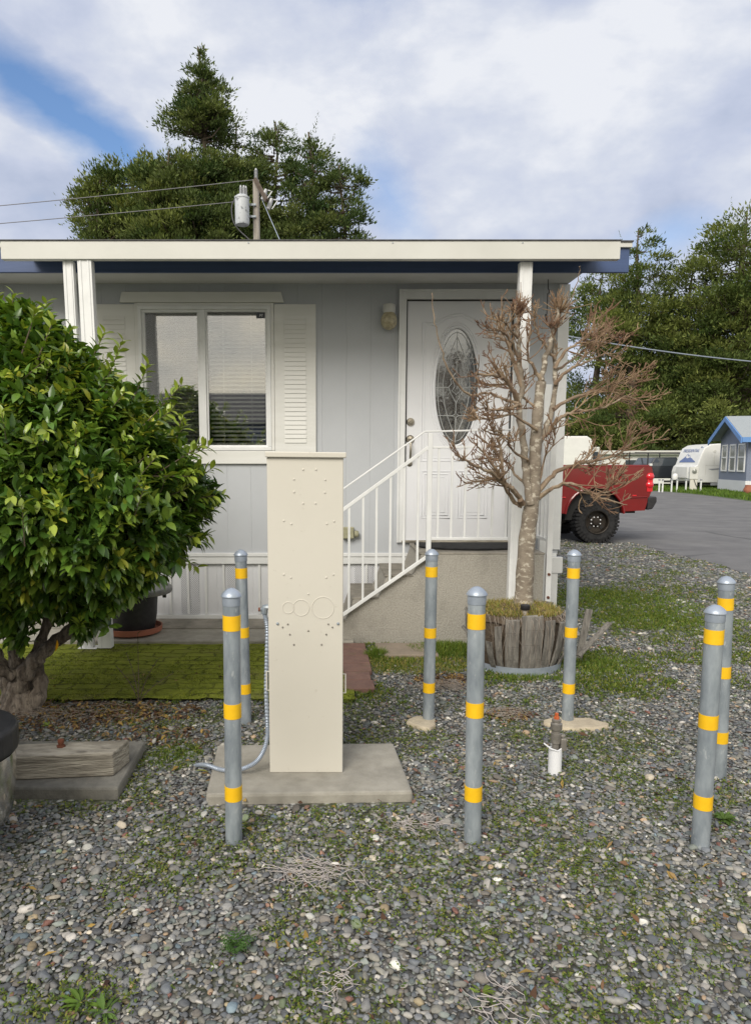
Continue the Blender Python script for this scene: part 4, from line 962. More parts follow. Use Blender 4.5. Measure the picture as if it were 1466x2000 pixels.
# long shoots that break the outline (left sky edge, towards the window, lower right)
shoots = [((15, 640), (28, 575)), ((75, 700), (105, 625)), ((120, 700), (140, 640)), ((210, 740), (240, 665)), ((265, 770), (290, 712)), ((310, 800), (355, 752)), ((350, 900), (408, 872)), ((345, 900), (395, 868)), ((370, 975), (420, 968)),
          ((360, 1010), (405, 985)), ((330, 1075), (385, 1108)), ((330, 1040), (383, 1050)), ((180, 700), (205, 650)), ((60, 640), (70, 610)), ((340, 930), (375, 930)), ((300, 1100), (345, 1090)), ((340, 860), (362, 830))]
stw = MB(); extra, ex_d = crown_pt(150, .98, 1.02)
for (a_, b_) in shoots:
    yd = shy + rnd.uniform(-.35, .1); p0, p1 = np.array(P(*a_, yd)), np.array(P(*b_, yd)); tdir = (p1 - p0) / np.linalg.norm(p1 - p0)
    stw.tube([tuple(p0 - tdir * .15), tuple(p0), tuple(p1)], [.004, .003, .002], 5)
    for j in range(15):
        f = j / 14; ang = j * 2.4; off = unit(np.cross(tdir, [math.cos(ang), math.sin(ang), .4])[None])[0]
        pp.append(p0 + (p1 - p0) * f); dr.append(tdir * .7 + off * .8); cc.append((np.array([.08, .16, .02]) * (1 - f) + np.array([.26, .32, .04]) * f) * rnd.uniform(.8, 1.2)); LL.append(rnd.uniform(.05, .075))
for q_, d_ in zip(extra, ex_d):
    if q_[2] < .95: continue
    tdir = unit((d_ * .8 + np.array([0, 0, .55]) + rng.normal(size=3) * .25)[None])[0]; l_ = rnd.uniform(.07, .17); stw.tube([tuple(q_ - tdir * .08), tuple(q_ + tdir * l_)], [.003, .0015], 4)
    for j in range(11):
        f = j / 10; ang = j * 2.4; off = unit(np.cross(tdir, [math.cos(ang), math.sin(ang), .4])[None])[0]
        pp.append(q_ + tdir * l_ * f); dr.append(tdir * .7 + off * .8); cc.append((np.array([.09, .17, .022]) * (1 - f) + np.array([.25, .31, .04]) * f) * rnd.uniform(.8, 1.2)); LL.append(rnd.uniform(.045, .075))
LL = np.array(LL)
leaves('foliage', np.array(pp), np.array(dr), LL, LL * .42, np.array(cc), M['leaf'], shrub, fold=.35, curl=.22, rows=5)
for _ in range(90):
    q, dq = crown_pt(1, .3, .6); q = Vector(q[0])
    if q.z < 1.0: continue
    c0 = Vector((cx_ + rnd.uniform(-.2, .2), shy + rnd.uniform(-.2, .2), .95 + rnd.uniform(-.1, .3)))
    mdl = c0.lerp(q, .5) + Vector((0, 0, -.06)); stw.tube([c0, mdl, q], [.006, .004, .002], 5)
stw.build('twigs', M['shrubtwig'], shrub, recalc=False)
# more short shoots all round the crown
st_ = MB()
stems = [([(45, 1400), (35, 1350), (60, 1300), (100, 1260), (140, 1225), (170, 1180)], (0, -.1), .075, .018),
         ([(30, 1400), (20, 1340), (-5, 1290), (-30, 1240), (-60, 1180)], (0, .1), .07, .03),
         ([(48, 1390), (50, 1330), (30, 1280), (45, 1220), (60, 1150)], (.05, 0), .055, .03),
         ([(60, 1395), (80, 1340), (70, 1290), (85, 1240), (120, 1150)], (-.05, .1), .05, .025),
         ([(75, 1290), (95, 1262), (130, 1245), (160, 1220), (180, 1180)], (-.08, -.1), .035, .012),
         ([(25, 1320), (-10, 1300), (-45, 1260)], (-.06, -.2), .035, .02)]
for pts, dy, r0, r1 in stems:
    l = catmull([P(x, y, sg.y + dy[0] + (dy[1] - dy[0]) * i / (len(pts) - 1)) for i, (x, y) in enumerate(pts)], 7)
    st_.tube(l, [q * (1 + .14 * math.sin(j * 1.7)) for j, q in enumerate(taper(len(l), r0, r1))], 12)
st_.lathe([(.15, -.03), (.105, .04), (.075, .12)], (sg.x + .0, sg.y, 0), 14)
st_.build('trunk', M['shrubbark'], shrub, smooth=True, recalc=False)

# ================================================================ LEFT GROUND ITEMS
slab = MB().slab([G(-260, 1560).xy, G(232, 1562).xy, G(285, 1448, .05).xy, G(-200, 1448, .05).xy], -.03, .055).build('concrete_slab', M['concrete'], bevel=.012)
slab.data.materials[0] = M['oldconcrete']; tag(slab, 'old grey concrete slab at the left edge carrying the weathered timber block', 'concrete slab')
tb = thing('timber_block', G(100, 1515, .055), 'weathered grey timber block with swirling grain, lying on the old slab', 'timber block')
A, B_ = G(222, 1516, .056), G(-60, 1528, .056); wd_ = Vector((.0, .14, 0))
hz = Vector((0, 0, .105))
MB().hexa([B_, A, A + Vector((.03, .15, 0)), B_ + wd_, B_ + hz, A + hz + Vector((0, 0, .0)), A + Vector((.03, .15, 0)) + hz, B_ + wd_ + hz]).build('beam', M['timber'], tb, bevel=.006)
q = P(119, 1442, A.y + .07); q.z = .161
MB().lathe([(.02, 0), (.02, .006), (.012, .007), (.012, .016), (.0145, .017), (.0145, .032), (.006, .034)], tuple(q), 6).build('rusty_bolt', M['rust'], tb)
# bumper corner of a parked vehicle
bc = P(29, 1428, 2.36)
veh = thing('parked_vehicle', (-2.1, 2.1, 0), 'chrome bumper corner with black top cap of a vehicle cut off by the left edge', 'vehicle')
ex = -1.162
sx_ = bc.x + 1.16
out = [(-2.9, 2.60), (-1.45, 2.58)] + [(-1.42 + .26 * math.cos(t), 2.35 + .23 * math.sin(t)) for t in [R(85) - R(175) * i / 14 for i in range(15)]] + [(-1.45, 2.12), (-2.9, 2.10)]
out = [(x + (sx_ if x > -1.6 else 0), y) for x, y in out]
MB().slab(out, .40, .50).build('bumper_cap', M['black'], veh, bevel=.022, seg=4)
i2 = [(x * 1 + (.012 if x < -1.3 else -.012), 2.35 + (y - 2.35) * .95) for x, y in out]
m = MB(); n_ = len(i2)
lv = [(.399, 1.0), (.34, 1.0), (.26, .985), (.19, .95), (.15, .90)]
vs = []; fs = []
for z, s in lv:
    for x, y in i2: vs.append((-1.45 + (x + 1.45) * (s if x > -1.45 else 1), 2.35 + (y - 2.35) * s, z))
for i in range(len(lv) - 1):
    for k in range(n_): l = (k + 1) % n_; fs.append((i * n_ + k, i * n_ + l, (i + 1) * n_ + l, (i + 1) * n_ + k))
fs += [tuple(range(n_)), tuple(range((len(lv) - 1) * n_, len(lv) * n_))[::-1]]
m.add(vs, fs).build('bumper', M['chrome'], veh, smooth=True)
MB().box(-4.6, -1.62, .95, 2.52, .45, 1.25).build('body', M['darkcar'], veh, bevel=.06, seg=3)
for y in (1.0, 2.42):
    MB().lathe([(.2, -.1), (.33, -.1), (.36, -.06), (.36, .06), (.33, .1), (.2, .1)], (-2.9, y, .36), 28, 'Y').build('wheel', M['rubber'], veh, smooth=True)

# black pot with saucer and tray lid
ptx, pty = P(268, 1190, 5.62).x, 5.62
pot = thing('plant_pot', (ptx, pty, .05), 'black plastic pot on terracotta saucer with a grey round lid, by the skirting', 'plant pot')
MB().lathe([(.20, .0), (.225, .012), (.232, .055), (.222, .056), (.214, .02), (.19, .014)], (ptx - .03, pty - .02, .052), 36).build('saucer', M['terra'], pot, smooth=True)
MB().lathe([(.165, .0), (.185, .12), (.195, .265), (.21, .27), (.21, .295), (.19, .295)], (ptx - .03, pty, .072), 36).build('pot_body', M['black'], pot, smooth=True)
MB().lathe([(.10, .0), (.275, .0), (.285, .012), (.285, .04), (.275, .048), (.265, .03), (.02, .024)], (ptx - .0, pty - .01, .372), 40).build('lid', mat('grey_plastic', (.13, .135, .14), .5, (.2, .2, .19), 14, dirt=((.3, .28, .22), 20, .55, .7, .6)), pot, smooth=True)
for an in (-.35, -1.2, -2.2): MB().box(ptx + .26 * math.cos(an) - .014, ptx + .26 * math.cos(an) + .014, pty + .26 * math.sin(an) - .012, pty + .26 * math.sin(an) + .012, .345, .372).build('lug', M['black'], pot, bevel=.004)
n = 90; an = rng.uniform(0, 6.28, n)
leaves('succulent', np.c_[ptx + .06 + .03 * rng.normal(size=n), pty - .03 + .03 * rng.normal(size=n), np.full(n, .402)], np.c_[np.cos(an), np.sin(an), rng.uniform(.3, 1.5, n)], rng.uniform(.03, .06, n), .01, np.tile([.14, .17, .05], (n, 1)) * rng.uniform(.7, 1.3, (n, 1)), M['weedleaf'], pot, rows=3)
#@@PART4
# ================================================================ GRAVEL, SPROUTS, GRASS
def ico(sub):
    import bmesh
    b = bmesh.new(); bmesh.ops.create_icosphere(b, subdivisions=sub, radius=1.0); b.verts.ensure_lookup_table()
    v = np.array([q.co[:] for q in b.verts]); f = np.array([[q.index for q in p.verts] for p in b.faces]); b.free(); return v, f
def inpoly(x, y, poly):
    c = np.zeros(len(x), bool); n = len(poly)
    for i in range(n):
        (x0, y0), (x1, y1) = poly[i], poly[i - 1]
        k = ((y0 > y) != (y1 > y)); c ^= k & (x < (x1 - x0) * (y - y0) / (y1 - y0 + 1e-12) + x0)
    return c
roadp = [(-30, 13.2)] + ed + [(30, 5)] + [tuple(p) for p in road_far[:-1]]
padp = [tuple(G(x, y, .02).xy) for x, y in ((402, 1572), (806, 1566), (768, 1452), (425, 1456))]
slabp = [tuple(G(x, y, .02).xy) for x, y in ((-260, 1560), (232, 1562), (285, 1448), (-200, 1448))]
def blocked(x, y, m=0.0):
    b = inpoly(x, y, roadp) | inpoly(x, y, padp) | inpoly(x, y, slabp)
    b |= (x < .2) & (y > 5.30) | (x < .17) & (y > 4.06 + .1 * (fbm(x, y, .3, 3) - .5)) & (y < 5.4) | (x > -.12) & (x < 1.68) & (y > 5.38) | (x < 2.0) & (y > 6.05) & (y < 10.6)
    b |= (x > .09) & (x < .30) & (y > 4.2) & (y < 5.33) | (x > .35) & (x < .81) & (y > 4.97) & (y < 5.33)
    b |= (x - pcx) ** 2 + (y - pcy) ** 2 < .30 ** 2
    for q in BL: p = G(q[0], q[1]); b |= (x - p.x) ** 2 + (y - p.y) ** 2 < .034 ** 2
    return b
# where green grows: soft noise plus the patches seen in the photo (centre, radius, strength)
PATCH = [(1190, 1165, .55, .9), (1250, 1205, .6, .95), (1330, 1150, .5, .5), (1115, 1170, .45, .9), (1290, 1240, .5, .6), (1130, 1300, .38, .9), (1190, 1340, .3, .8), (980, 1330, .22, .7), (780, 1290, .28, 1), (860, 1290, .3, .9), (710, 1350, .2, .8), (1350, 1060, .7, .5),
         (340, 1475, .20, .95), (330, 1420, .16, .6), (700, 1390, .25, .55), (760, 1440, .25, .55), (440, 1640, .24, .55), (330, 1690, .25, .5), (270, 1720, .2, .45), (700, 1650, .3, .55), (820, 1450, .3, .5), (1200, 1430, .3, .5), (1020, 1590, .22, .6), (1100, 1680, .3, .55), (600, 1790, .3, .4),
         (1430, 1600, .16, .8), (960, 1520, .2, .45), (800, 1640, .2, .5), (930, 1800, .3, .3), (840, 1760, .3, .35), (420, 1880, .15, .3), (250, 1400, .3, .5), (1420, 1240, .4, .45), (1000, 1420, .3, .35), (130, 1960, .2, .5), (1260, 1830, .3, .3), (1150, 1960, .3, .4), (700, 1950, .25, .4), (1270, 1560, .3, .4)]
PW = [(G(x, y).x, G(x, y).y, r, s) for x, y, r, s in PATCH]
def green(x, y):
    g = .46 * np.clip((fbm(x, y, .5, 21) - .49) * 7, 0, 1) * np.clip((y - 1.3) / 1.6, .18, 1) * np.clip(1.9 - y / 6, .45, 1)
    for a, b_, r, s in PW:
        d = np.hypot(x - a, (y - b_) * 1.0) / r; g = np.maximum(g, s * np.clip(1.25 - d, 0, 1) * np.clip((fbm(x, y, .16, 31) - .28) * 3.2, 0, 1))
    return g
GREYS = np.array([[.085, .09, .10], [.11, .115, .125], [.14, .145, .15], [.17, .17, .17], [.115, .125, .14], [.10, .115, .115], [.20, .195, .185], [.155, .15, .135], [.12, .11, .10], [.26, .25, .235], [.135, .15, .14], [.075, .078, .085], [.19, .185, .165]])
ODD = np.array([[.24, .20, .13], [.20, .16, .105], [.17, .10, .075], [.16, .08, .065], [.42, .42, .40], [.34, .33, .30], [.36, .32, .26], [.30, .22, .15], [.13, .17, .20], [.40, .38, .36], [.13, .16, .10]])
def stones(name, x, y, z, r, sub):
    n = len(x); bv, bf = ico(sub); nv = len(bv); var = []
    for k in range(10):
        g = np.random.default_rng(100 + k); ax_ = g.normal(size=(5, 3)); ax_ /= np.linalg.norm(ax_, axis=1)[:, None]
        # cut the sphere by a few planes for worn, faceted pebbles
        v = bv.copy()
        for a_, h in zip(ax_, g.uniform(.45, .8, 5)):
            dd = v @ a_; v = v - np.outer(np.maximum(dd - h, 0) * .85, a_)
        v = v * (1 + .06 * g.normal(size=(nv, 1))); var.append(v)
    var = np.array(var); V = var[rng.integers(0, 10, n)]
    sc = np.stack([r * rng.uniform(.95, 1.5, n), r * rng.uniform(.75, 1.1, n), r * rng.uniform(.36, .62, n)], 1)
    V = V * sc[:, None, :]
    # tilt then yaw
    tl = rng.normal(0, .38, n); c, s = np.cos(tl)[:, None], np.sin(tl)[:, None]
    V = np.stack([V[..., 0], V[..., 1] * c - V[..., 2] * s, V[..., 1] * s + V[..., 2] * c], 2)
    an = rng.uniform(0, 6.283, n); c, s = np.cos(an)[:, None], np.sin(an)[:, None]
    V = np.stack([V[..., 0] * c - V[..., 1] * s, V[..., 0] * s + V[..., 1] * c, V[..., 2]], 2)
    V = V + np.stack([x, y, z], 1)[:, None, :]
    odd = rng.random(n) < .105
    col = np.where(odd[:, None], ODD[rng.integers(0, len(ODD), n)], GREYS[rng.integers(0, len(GREYS), n)]) * (1.24 * np.exp(rng.normal(0, .20, n)))[:, None] * np.array([1.0, 1.0, .99])
    f = (np.arange(n)[:, None, None] * nv + bf[None]).reshape(-1, 3)
    return tag(np_mesh(name, V.reshape(-1, 3), f, M['stone'], None, np.repeat(col, nv, 0), smooth=True), 'river gravel of grey, tan and white pebbles covering the open ground', 'gravel', kind='stuff')
def scatter(y0, y1, sp_, keep):
    xs_, ys_ = [], []
    y = y0
    while y < y1:
        xl = -(760 / F) * y - .25; xr = (900 / F) * y + .3; n = int((xr - xl) / sp_)
        xs_.append(xl + (np.arange(n) + rng.uniform(-.6, .6, n)) * sp_); ys_.append(y + rng.uniform(-.6, .6, n) * sp_); y += sp_ * .9
    x = np.concatenate(xs_); y = np.concatenate(ys_); k = (rng.random(len(x)) < keep) & ~blocked(x, y)
    return x[k], y[k]
def radii(n, med, sg_, mx): return np.minimum(med * np.exp(rng.normal(0, sg_, n)), mx)
X, Y = scatter(1.25, 3.3, .0142, .97); r = radii(len(X), .0073, .36, .022); k = green(X, Y) * .42 < rng.random(len(X)); X, Y, r = X[k], Y[k], r[k]
small = r < .008
Zs = r * .2 + rng.uniform(0, .006, len(X))
stones('gravel', X, Y, Zs, r, 2)
X, Y = scatter(1.3, 3.4, .075, .30); r = radii(len(X), .0135, .2, .022); stones('gravel', X, Y, .010 + r * .2, r, 2)
X, Y = scatter(3.3, 5.6, .0178, .95); r = radii(len(X), .0086, .35, .024); k = green(X, Y) * .6 < rng.random(len(X)); X, Y, r = X[k], Y[k], r[k]
stones('gravel', X, Y, r * .15 + rng.uniform(0, .006, len(X)), r, 1)
X, Y = scatter(5.6, 13.0, .042, .8); k = X > 1.6; X, Y = X[k], Y[k]; r = radii(len(X), .017, .3, .03); k = green(X, Y) * .6 < rng.random(len(X)); X, Y, r = X[k], Y[k], r[k]
stones('gravel', X, Y, r * .1, r, 1)
# low sprouting weeds between the stones
def sprout_points(n, y0, y1, xl=None, thr=.15):
    y = rng.uniform(y0, y1, n); x = rng.uniform(0, 1, n) * ((760 + 900) / F * y + .4) - (760 / F * y + .2); g = green(x, y)
    k = (g > thr * rng.random(n) + .05) & (rng.random(n) < g) & ~blocked(x, y); return x[k], y[k]
def greens(n):
    b = np.array([[.085, .14, .020], [.12, .17, .028], [.17, .20, .035], [.06, .10, .018], [.20, .20, .045]]); return b[rng.integers(0, 5, n)] * rng.uniform(.75, 1.25, (n, 1))
X, Y = sprout_points(60000, 1.3, 4.2); k = 5; n = len(X) * k
px2 = np.repeat(X, k) + rng.normal(0, .007, n); py2 = np.repeat(Y, k) + rng.normal(0, .007, n); an = rng.uniform(0, 6.283, n)
tag(leaves('low_weeds', np.c_[px2, py2, rng.uniform(.003, .016, n)], np.c_[np.cos(an), np.sin(an), rng.uniform(.1, 1.1, n)], rng.uniform(.006, .015, n), rng.uniform(.004, .008, n), greens(n), M['weedleaf'], rows=3), 'tiny green weeds sprouting between the gravel stones', 'weeds', kind='stuff')
X, Y = sprout_points(150000, 4.0, 12.5); k = 5; n = len(X) * k
px2 = np.repeat(X, k) + rng.normal(0, .014, n); py2 = np.repeat(Y, k) + rng.normal(0, .014, n); an = rng.uniform(0, 6.283, n)
tag(quads('low_weeds', np.c_[px2, py2, rng.uniform(.0, .012, n)], np.c_[np.cos(an), np.sin(an), rng.uniform(.3, 1.8, n)], rng.uniform(.012, .032, n), rng.uniform(.006, .011, n), greens(n), M['weedleaf']), 'tiny green weeds sprouting between the gravel stones', 'weeds', kind='stuff')
def grass(name, cx0, cy0, rx_, ry_, n, h0, h1, cols, z0=0.0, lab='grass blades', cat='grass', parent=None, lean=.35, wid=.0035):
    a_ = rng.uniform(0, 6.283, n); q = np.sqrt(rng.uniform(0, 1, n)); x = cx0 + rx_ * q * np.cos(a_); y = cy0 + ry_ * q * np.sin(a_)
    h = rng.uniform(h0, h1, n) * (1.1 - .5 * q); d = np.c_[rng.normal(0, lean, n), rng.normal(0, lean, n), np.ones(n)]
    c = np.array(cols)[rng.integers(0, len(cols), n)] * rng.uniform(.75, 1.25, (n, 1)); z = np.zeros(n) + z0
    o = leaves(name, np.c_[x, y, z], d, h, np.full(n, wid), c, M['weedleaf'], parent, fold=.1, curl=.5, rows=4, up=unit(rng.normal(size=(n, 3)) * [1, 1, .1]))
    tag(o, lab, cat, kind='stuff')
    return o
GR = [(.10, .17, .02), (.14, .20, .03), (.19, .22, .035), (.08, .13, .02)]; GY = GR + [(.30, .25, .08), (.34, .27, .10), (.26, .23, .05)]
g0 = G(735, 1285); grass('grass', g0.x, g0.y, .08, .07, 700, .04, .11, GR, lab='tuft of green grass beside the buff paving slab')
g0 = G(880, 1282); grass('grass', g0.x, 5.18, .30, .20, 4500, .02, .09, GR, lab='green grass growing along the foot of the steps')
g0 = G(800, 1300); grass('grass', g0.x, g0.y, .50, .24, 6000, .01, .05, GY, lab='short mossy grass between steps and gravel')
g0 = G(1140, 1300); grass('grass', g0.x + .1, g0.y, .32, .30, 3000, .01, .05, GR, lab='short green grass on the right side of the barrel planter')
g0 = G(1030, 1325); grass('grass', g0.x, g0.y - .03, .34, .06, 900, .015, .05, GR, lab='green grass fringe in front of the barrel hoop')
g0 = G(1180, 1180); grass('grass', g0.x + .2, g0.y + .1, .75, .8, 7000, .01, .045, GR, lab='patch of green grass in the gravel right of the house corner', wid=.006)
g0 = G(1240, 1215); grass('grass', g0.x + .3, g0.y, .7, .35, 4000, .01, .04, GR, lab='patch of green grass in the gravel beyond the right bollards', wid=.006)
g0 = G(340, 1480); grass('grass', g0.x, g0.y, .14, .16, 1600, .01, .03, GR, lab='mossy green patch between the two concrete slabs')
GP = [(.30, .24, .07), (.36, .27, .10), (.20, .22, .04), (.14, .19, .03), (.26, .20, .06), (.42, .33, .17)]
g1 = grass('planter_grass', pcx, pcy - .02, .29, .28, 3600, .03, .085, GP, z0=.385, lab='yellow and green grass growing on top of the barrel planter')
# patio moss fuzz and weeds along its edge
n = 15000; x = rng.uniform(-2.6, .16, n); y = rng.uniform(4.02, 5.3, n); k = fbm(x, y, .25, 44) > .42; x, y = x[k], y[k]; n = len(x)
tag(quads('moss', np.c_[x, y, np.full(n, .02)], np.c_[rng.normal(0, .8, n), rng.normal(0, .8, n), np.ones(n)], rng.uniform(.006, .016, n), .006, np.array([[.15, .18, .018], [.24, .27, .03], [.10, .125, .016]])[rng.integers(0, 3, n)] * rng.uniform(.8, 1.2, (n, 1)), M['weedleaf']), 'moss fuzz on the old brick patio', 'moss', kind='stuff')
# leaf litter under the shrub, before the patio and the steps
def litter(cx0, cy0, rx_, ry_, n, z=.012):
    a_ = rng.uniform(0, 6.283, n); q = np.sqrt(rng.random(n)); an = rng.uniform(0, 6.283, n)
    return np.c_[cx0 + rx_ * q * np.cos(a_), cy0 + ry_ * q * np.sin(a_), z + rng.uniform(0, .012, n)], np.c_[np.cos(an), np.sin(an), rng.normal(0, .25, n)]
ps, ds = [], []
for q in ((G(60, 1400), .7, .25, 900), (G(250, 1395), .45, .16, 500), (G(870, 1330), .2, .12, 350), (G(300, 1440), .3, .15, 160), (G(300, 1330), .7, .35, 130), (G(500, 1700), 1.6, .7, 130), (G(990, 1400), .15, .1, 120), (G(900, 1500), 1.5, .6, 90)):
    a_, b_ = litter(q[0].x, q[0].y, q[1], q[2], q[3]); ps.append(a_); ds.append(b_)
ps, ds = np.concatenate(ps), np.concatenate(ds); n = len(ps)
tag(leaves('leaf_litter', ps, ds, rng.uniform(.02, .05, n), rng.uniform(.008, .02, n), np.array([[.16, .09, .05], [.10, .055, .035], [.24, .16, .07], [.07, .04, .03], [.30, .20, .06]])[rng.integers(0, 5, n)] * rng.uniform(.7, 1.2, (n, 1)), M['litter'], rows=3, curl=.5), 'dead brown leaves scattered on gravel and under the shrub', 'leaf litter', kind='stuff')
# dry twig tangles
def tangle(px_c, rx_, ry_, n, lab, ln=.09, mt='deadtwig', zmax=.03, kind=None):
    g = G(*px_c); m = MB()
    for _ in range(n):
        p = Vector((g.x + rnd.gauss(0, rx_ * .5), g.y + rnd.gauss(0, ry_ * .5), .012 + rnd.uniform(0, zmax))); a_ = rnd.uniform(0, 6.28); pts = [p.copy()]
        for k in range(5): a_ += rnd.gauss(0, .7); p = p + Vector((math.cos(a_), math.sin(a_), rnd.gauss(0, .12))) * ln / 5; p.z = max(.01, min(p.z, .06)); pts.append(p.copy())
        m.tube(pts, [.0013, .0013, .0012, .001, .0009, .0006], 4)
    tag(m.build('dry_root_tangle', M[mt], recalc=False), lab, 'dead plant', kind=kind)
M['paleroot'] = mat('pale_root', (.42, .38, .36), .9)
tangle((600, 1715), .13, .07, 60, 'large tangle of pale dry roots on the gravel at lower centre left', .12, 'paleroot')
tangle((800, 1620), .10, .06, 44, 'small tangle of pale dry roots just left of the centre bollard base', .08, 'paleroot')
tangle((965, 1965), .07, .07, 16, 'sparse pale dry roots at the bottom edge of the gravel, right of centre', .1, 'paleroot')
tangle((655, 1930), .03, .07, 18, 'narrow string of pale dry roots near the bottom edge, left of centre', .07, 'paleroot')
tangle((870, 1345), .16, .10, 120, 'heap of brown dry twigs behind the footing of the bollard at the steps', .1, kind='stuff')
tangle((990, 1400), .12, .08, 80, 'reddish brown dead weed on the gravel before the planter hoop', .07, kind='stuff')
tangle((130, 1400), .5, .14, 110, 'brown fallen twigs lying under the shrub', .12, kind='stuff')
# dry straw hanging over the planter staves
m = MB()
for _ in range(60):
    a_ = rnd.uniform(-1.5, 1.2); x0_, y0_ = pcx + .32 * math.sin(a_), pcy - .32 * math.cos(a_); p = Vector((x0_, y0_, .40)); q = Vector((x0_ + rnd.gauss(0, .05), y0_ - rnd.uniform(.02, .07), rnd.uniform(.06, .3)))
    m.tube([p, p.lerp(q, .3) + Vector((0, -.03, .02)), q], [.0012, .0011, .0007], 4)
tag(m.build('dry_straw', M['deadtwig'], recalc=False), 'dry straw hanging down over the staves of the barrel planter', 'straw', kind='stuff')
# individual weeds
def weed(px_c, n, L, lab, name='weed', z=.012, elong=False, c=(.07, .13, .03)):
    g = G(*px_c); an = rng.uniform(0, 6.283, n)
    if elong:     # feathery fronds
        pos, dr_, LL_ = [], [], []
        for k in range(12):
            a_ = k * 2 * math.pi / 12 + rnd.uniform(-.2, .2); l = L * rnd.uniform(.7, 1.1)
            for j in range(1, 10):
                f = j / 10; p = Vector((g.x + math.cos(a_) * l * f, g.y + math.sin(a_) * l * f, z + .03 * math.sin(f * 2.4)))
                for s in (-1, 1): pos.append(p); dr_.append((math.cos(a_ + s * 1.1), math.sin(a_ + s * 1.1), .15)); LL_.append(.022 * (1.1 - f))
        pos = np.array(pos); dr_ = np.array(dr_); LL_ = np.array(LL_)
    else:
        q = rng.uniform(0, .3, n) * L; pos = np.c_[g.x + q * np.cos(an), g.y + q * np.sin(an), np.full(n, z)]; dr_ = np.c_[np.cos(an), np.sin(an), rng.uniform(.1, .9, n)]; LL_ = rng.uniform(.6, 1, n) * L
    col = np.array(c) * rng.uniform(.75, 1.3, (len(pos), 1))
    tag(leaves(name, pos, dr_, LL_, LL_ * (.4 if elong else .3), col, M['weedleaf'], rows=4), lab, 'weed')
weed((460, 1862), 0, .075, 'feathery green weed rosette in the gravel at lower left', elong=True, c=(.06, .12, .03))
weed((160, 1965), 16, .05, 'bright green leafy weed at the bottom left corner of the gravel', c=(.12, .20, .03))
weed((205, 1985), 14, .045, 'broad-leaved green weed at the bottom edge, second from the left', c=(.10, .17, .04))
weed((940, 1945), 12, .035, 'small bright green weed at the bottom centre right of the gravel', c=(.16, .22, .04))
weed((1412, 1605), 60, .045, 'leafy green clump in the gravel right of the nearest right bollard', c=(.09, .15, .03))
weed((96, 1422), 10, .04, 'small pale green seedling behind the timber block', c=(.18, .24, .05))
# thin dark stem weed before the patio
gs = G(272, 1375); m = MB(); ws = thing('stem_weed', gs, 'thin dark upright leafy stem rising in front of the mossy patio', 'weed'); pos, dr_ = [], []
for sx_, sh, ln_ in ((0, .42, .0), (-.05, .22, -.08), (.04, .26, .07), (.07, .18, .13), (-.02, .3, -.05)):
    pts = [Vector((gs.x + sx_ * f + ln_ * f * f, gs.y + .02 * f, sh * f)) for f in [i / 7 for i in range(8)]]; m.tube(pts, [.003] * 4 + [.002] * 4, 4)
    for i, p in enumerate(pts[1:]):
        for k in range(4): a_ = rnd.uniform(0, 6.28); pos.append(p); dr_.append((math.cos(a_), math.sin(a_), .5))
m.build('stem', M['shrubtwig'], ws, recalc=False); n = len(pos)
leaves('leaf_sprays', np.array(pos), np.array(dr_), rng.uniform(.012, .026, n), .008, np.tile([.03, .05, .015], (n, 1)) * rng.uniform(.7, 1.4, (n, 1)), M['weedleaf'], ws, rows=3)
# yellow fallen leaf hanging in the shrub's base and one lying by the conduit
for nm, p, d, l, c, lab in (('fallen_leaf', G(382, 1505, .02), (1, .1, .1), .06, (.35, .36, .06), 'yellow-green fallen leaf on the gravel under the conduit end'), ('yellow_leaf', P(112, 1250, sg.y - .3), (.1, -.3, -1), .06, (.6, .3, .01), 'single orange-yellow leaf hanging at the bottom of the shrub')):
    tag(leaves(nm, np.array([p]), np.array([d], float), np.array([l]), np.array([.022]), np.array([c]), M['litter'], rows=4), lab, 'leaf')
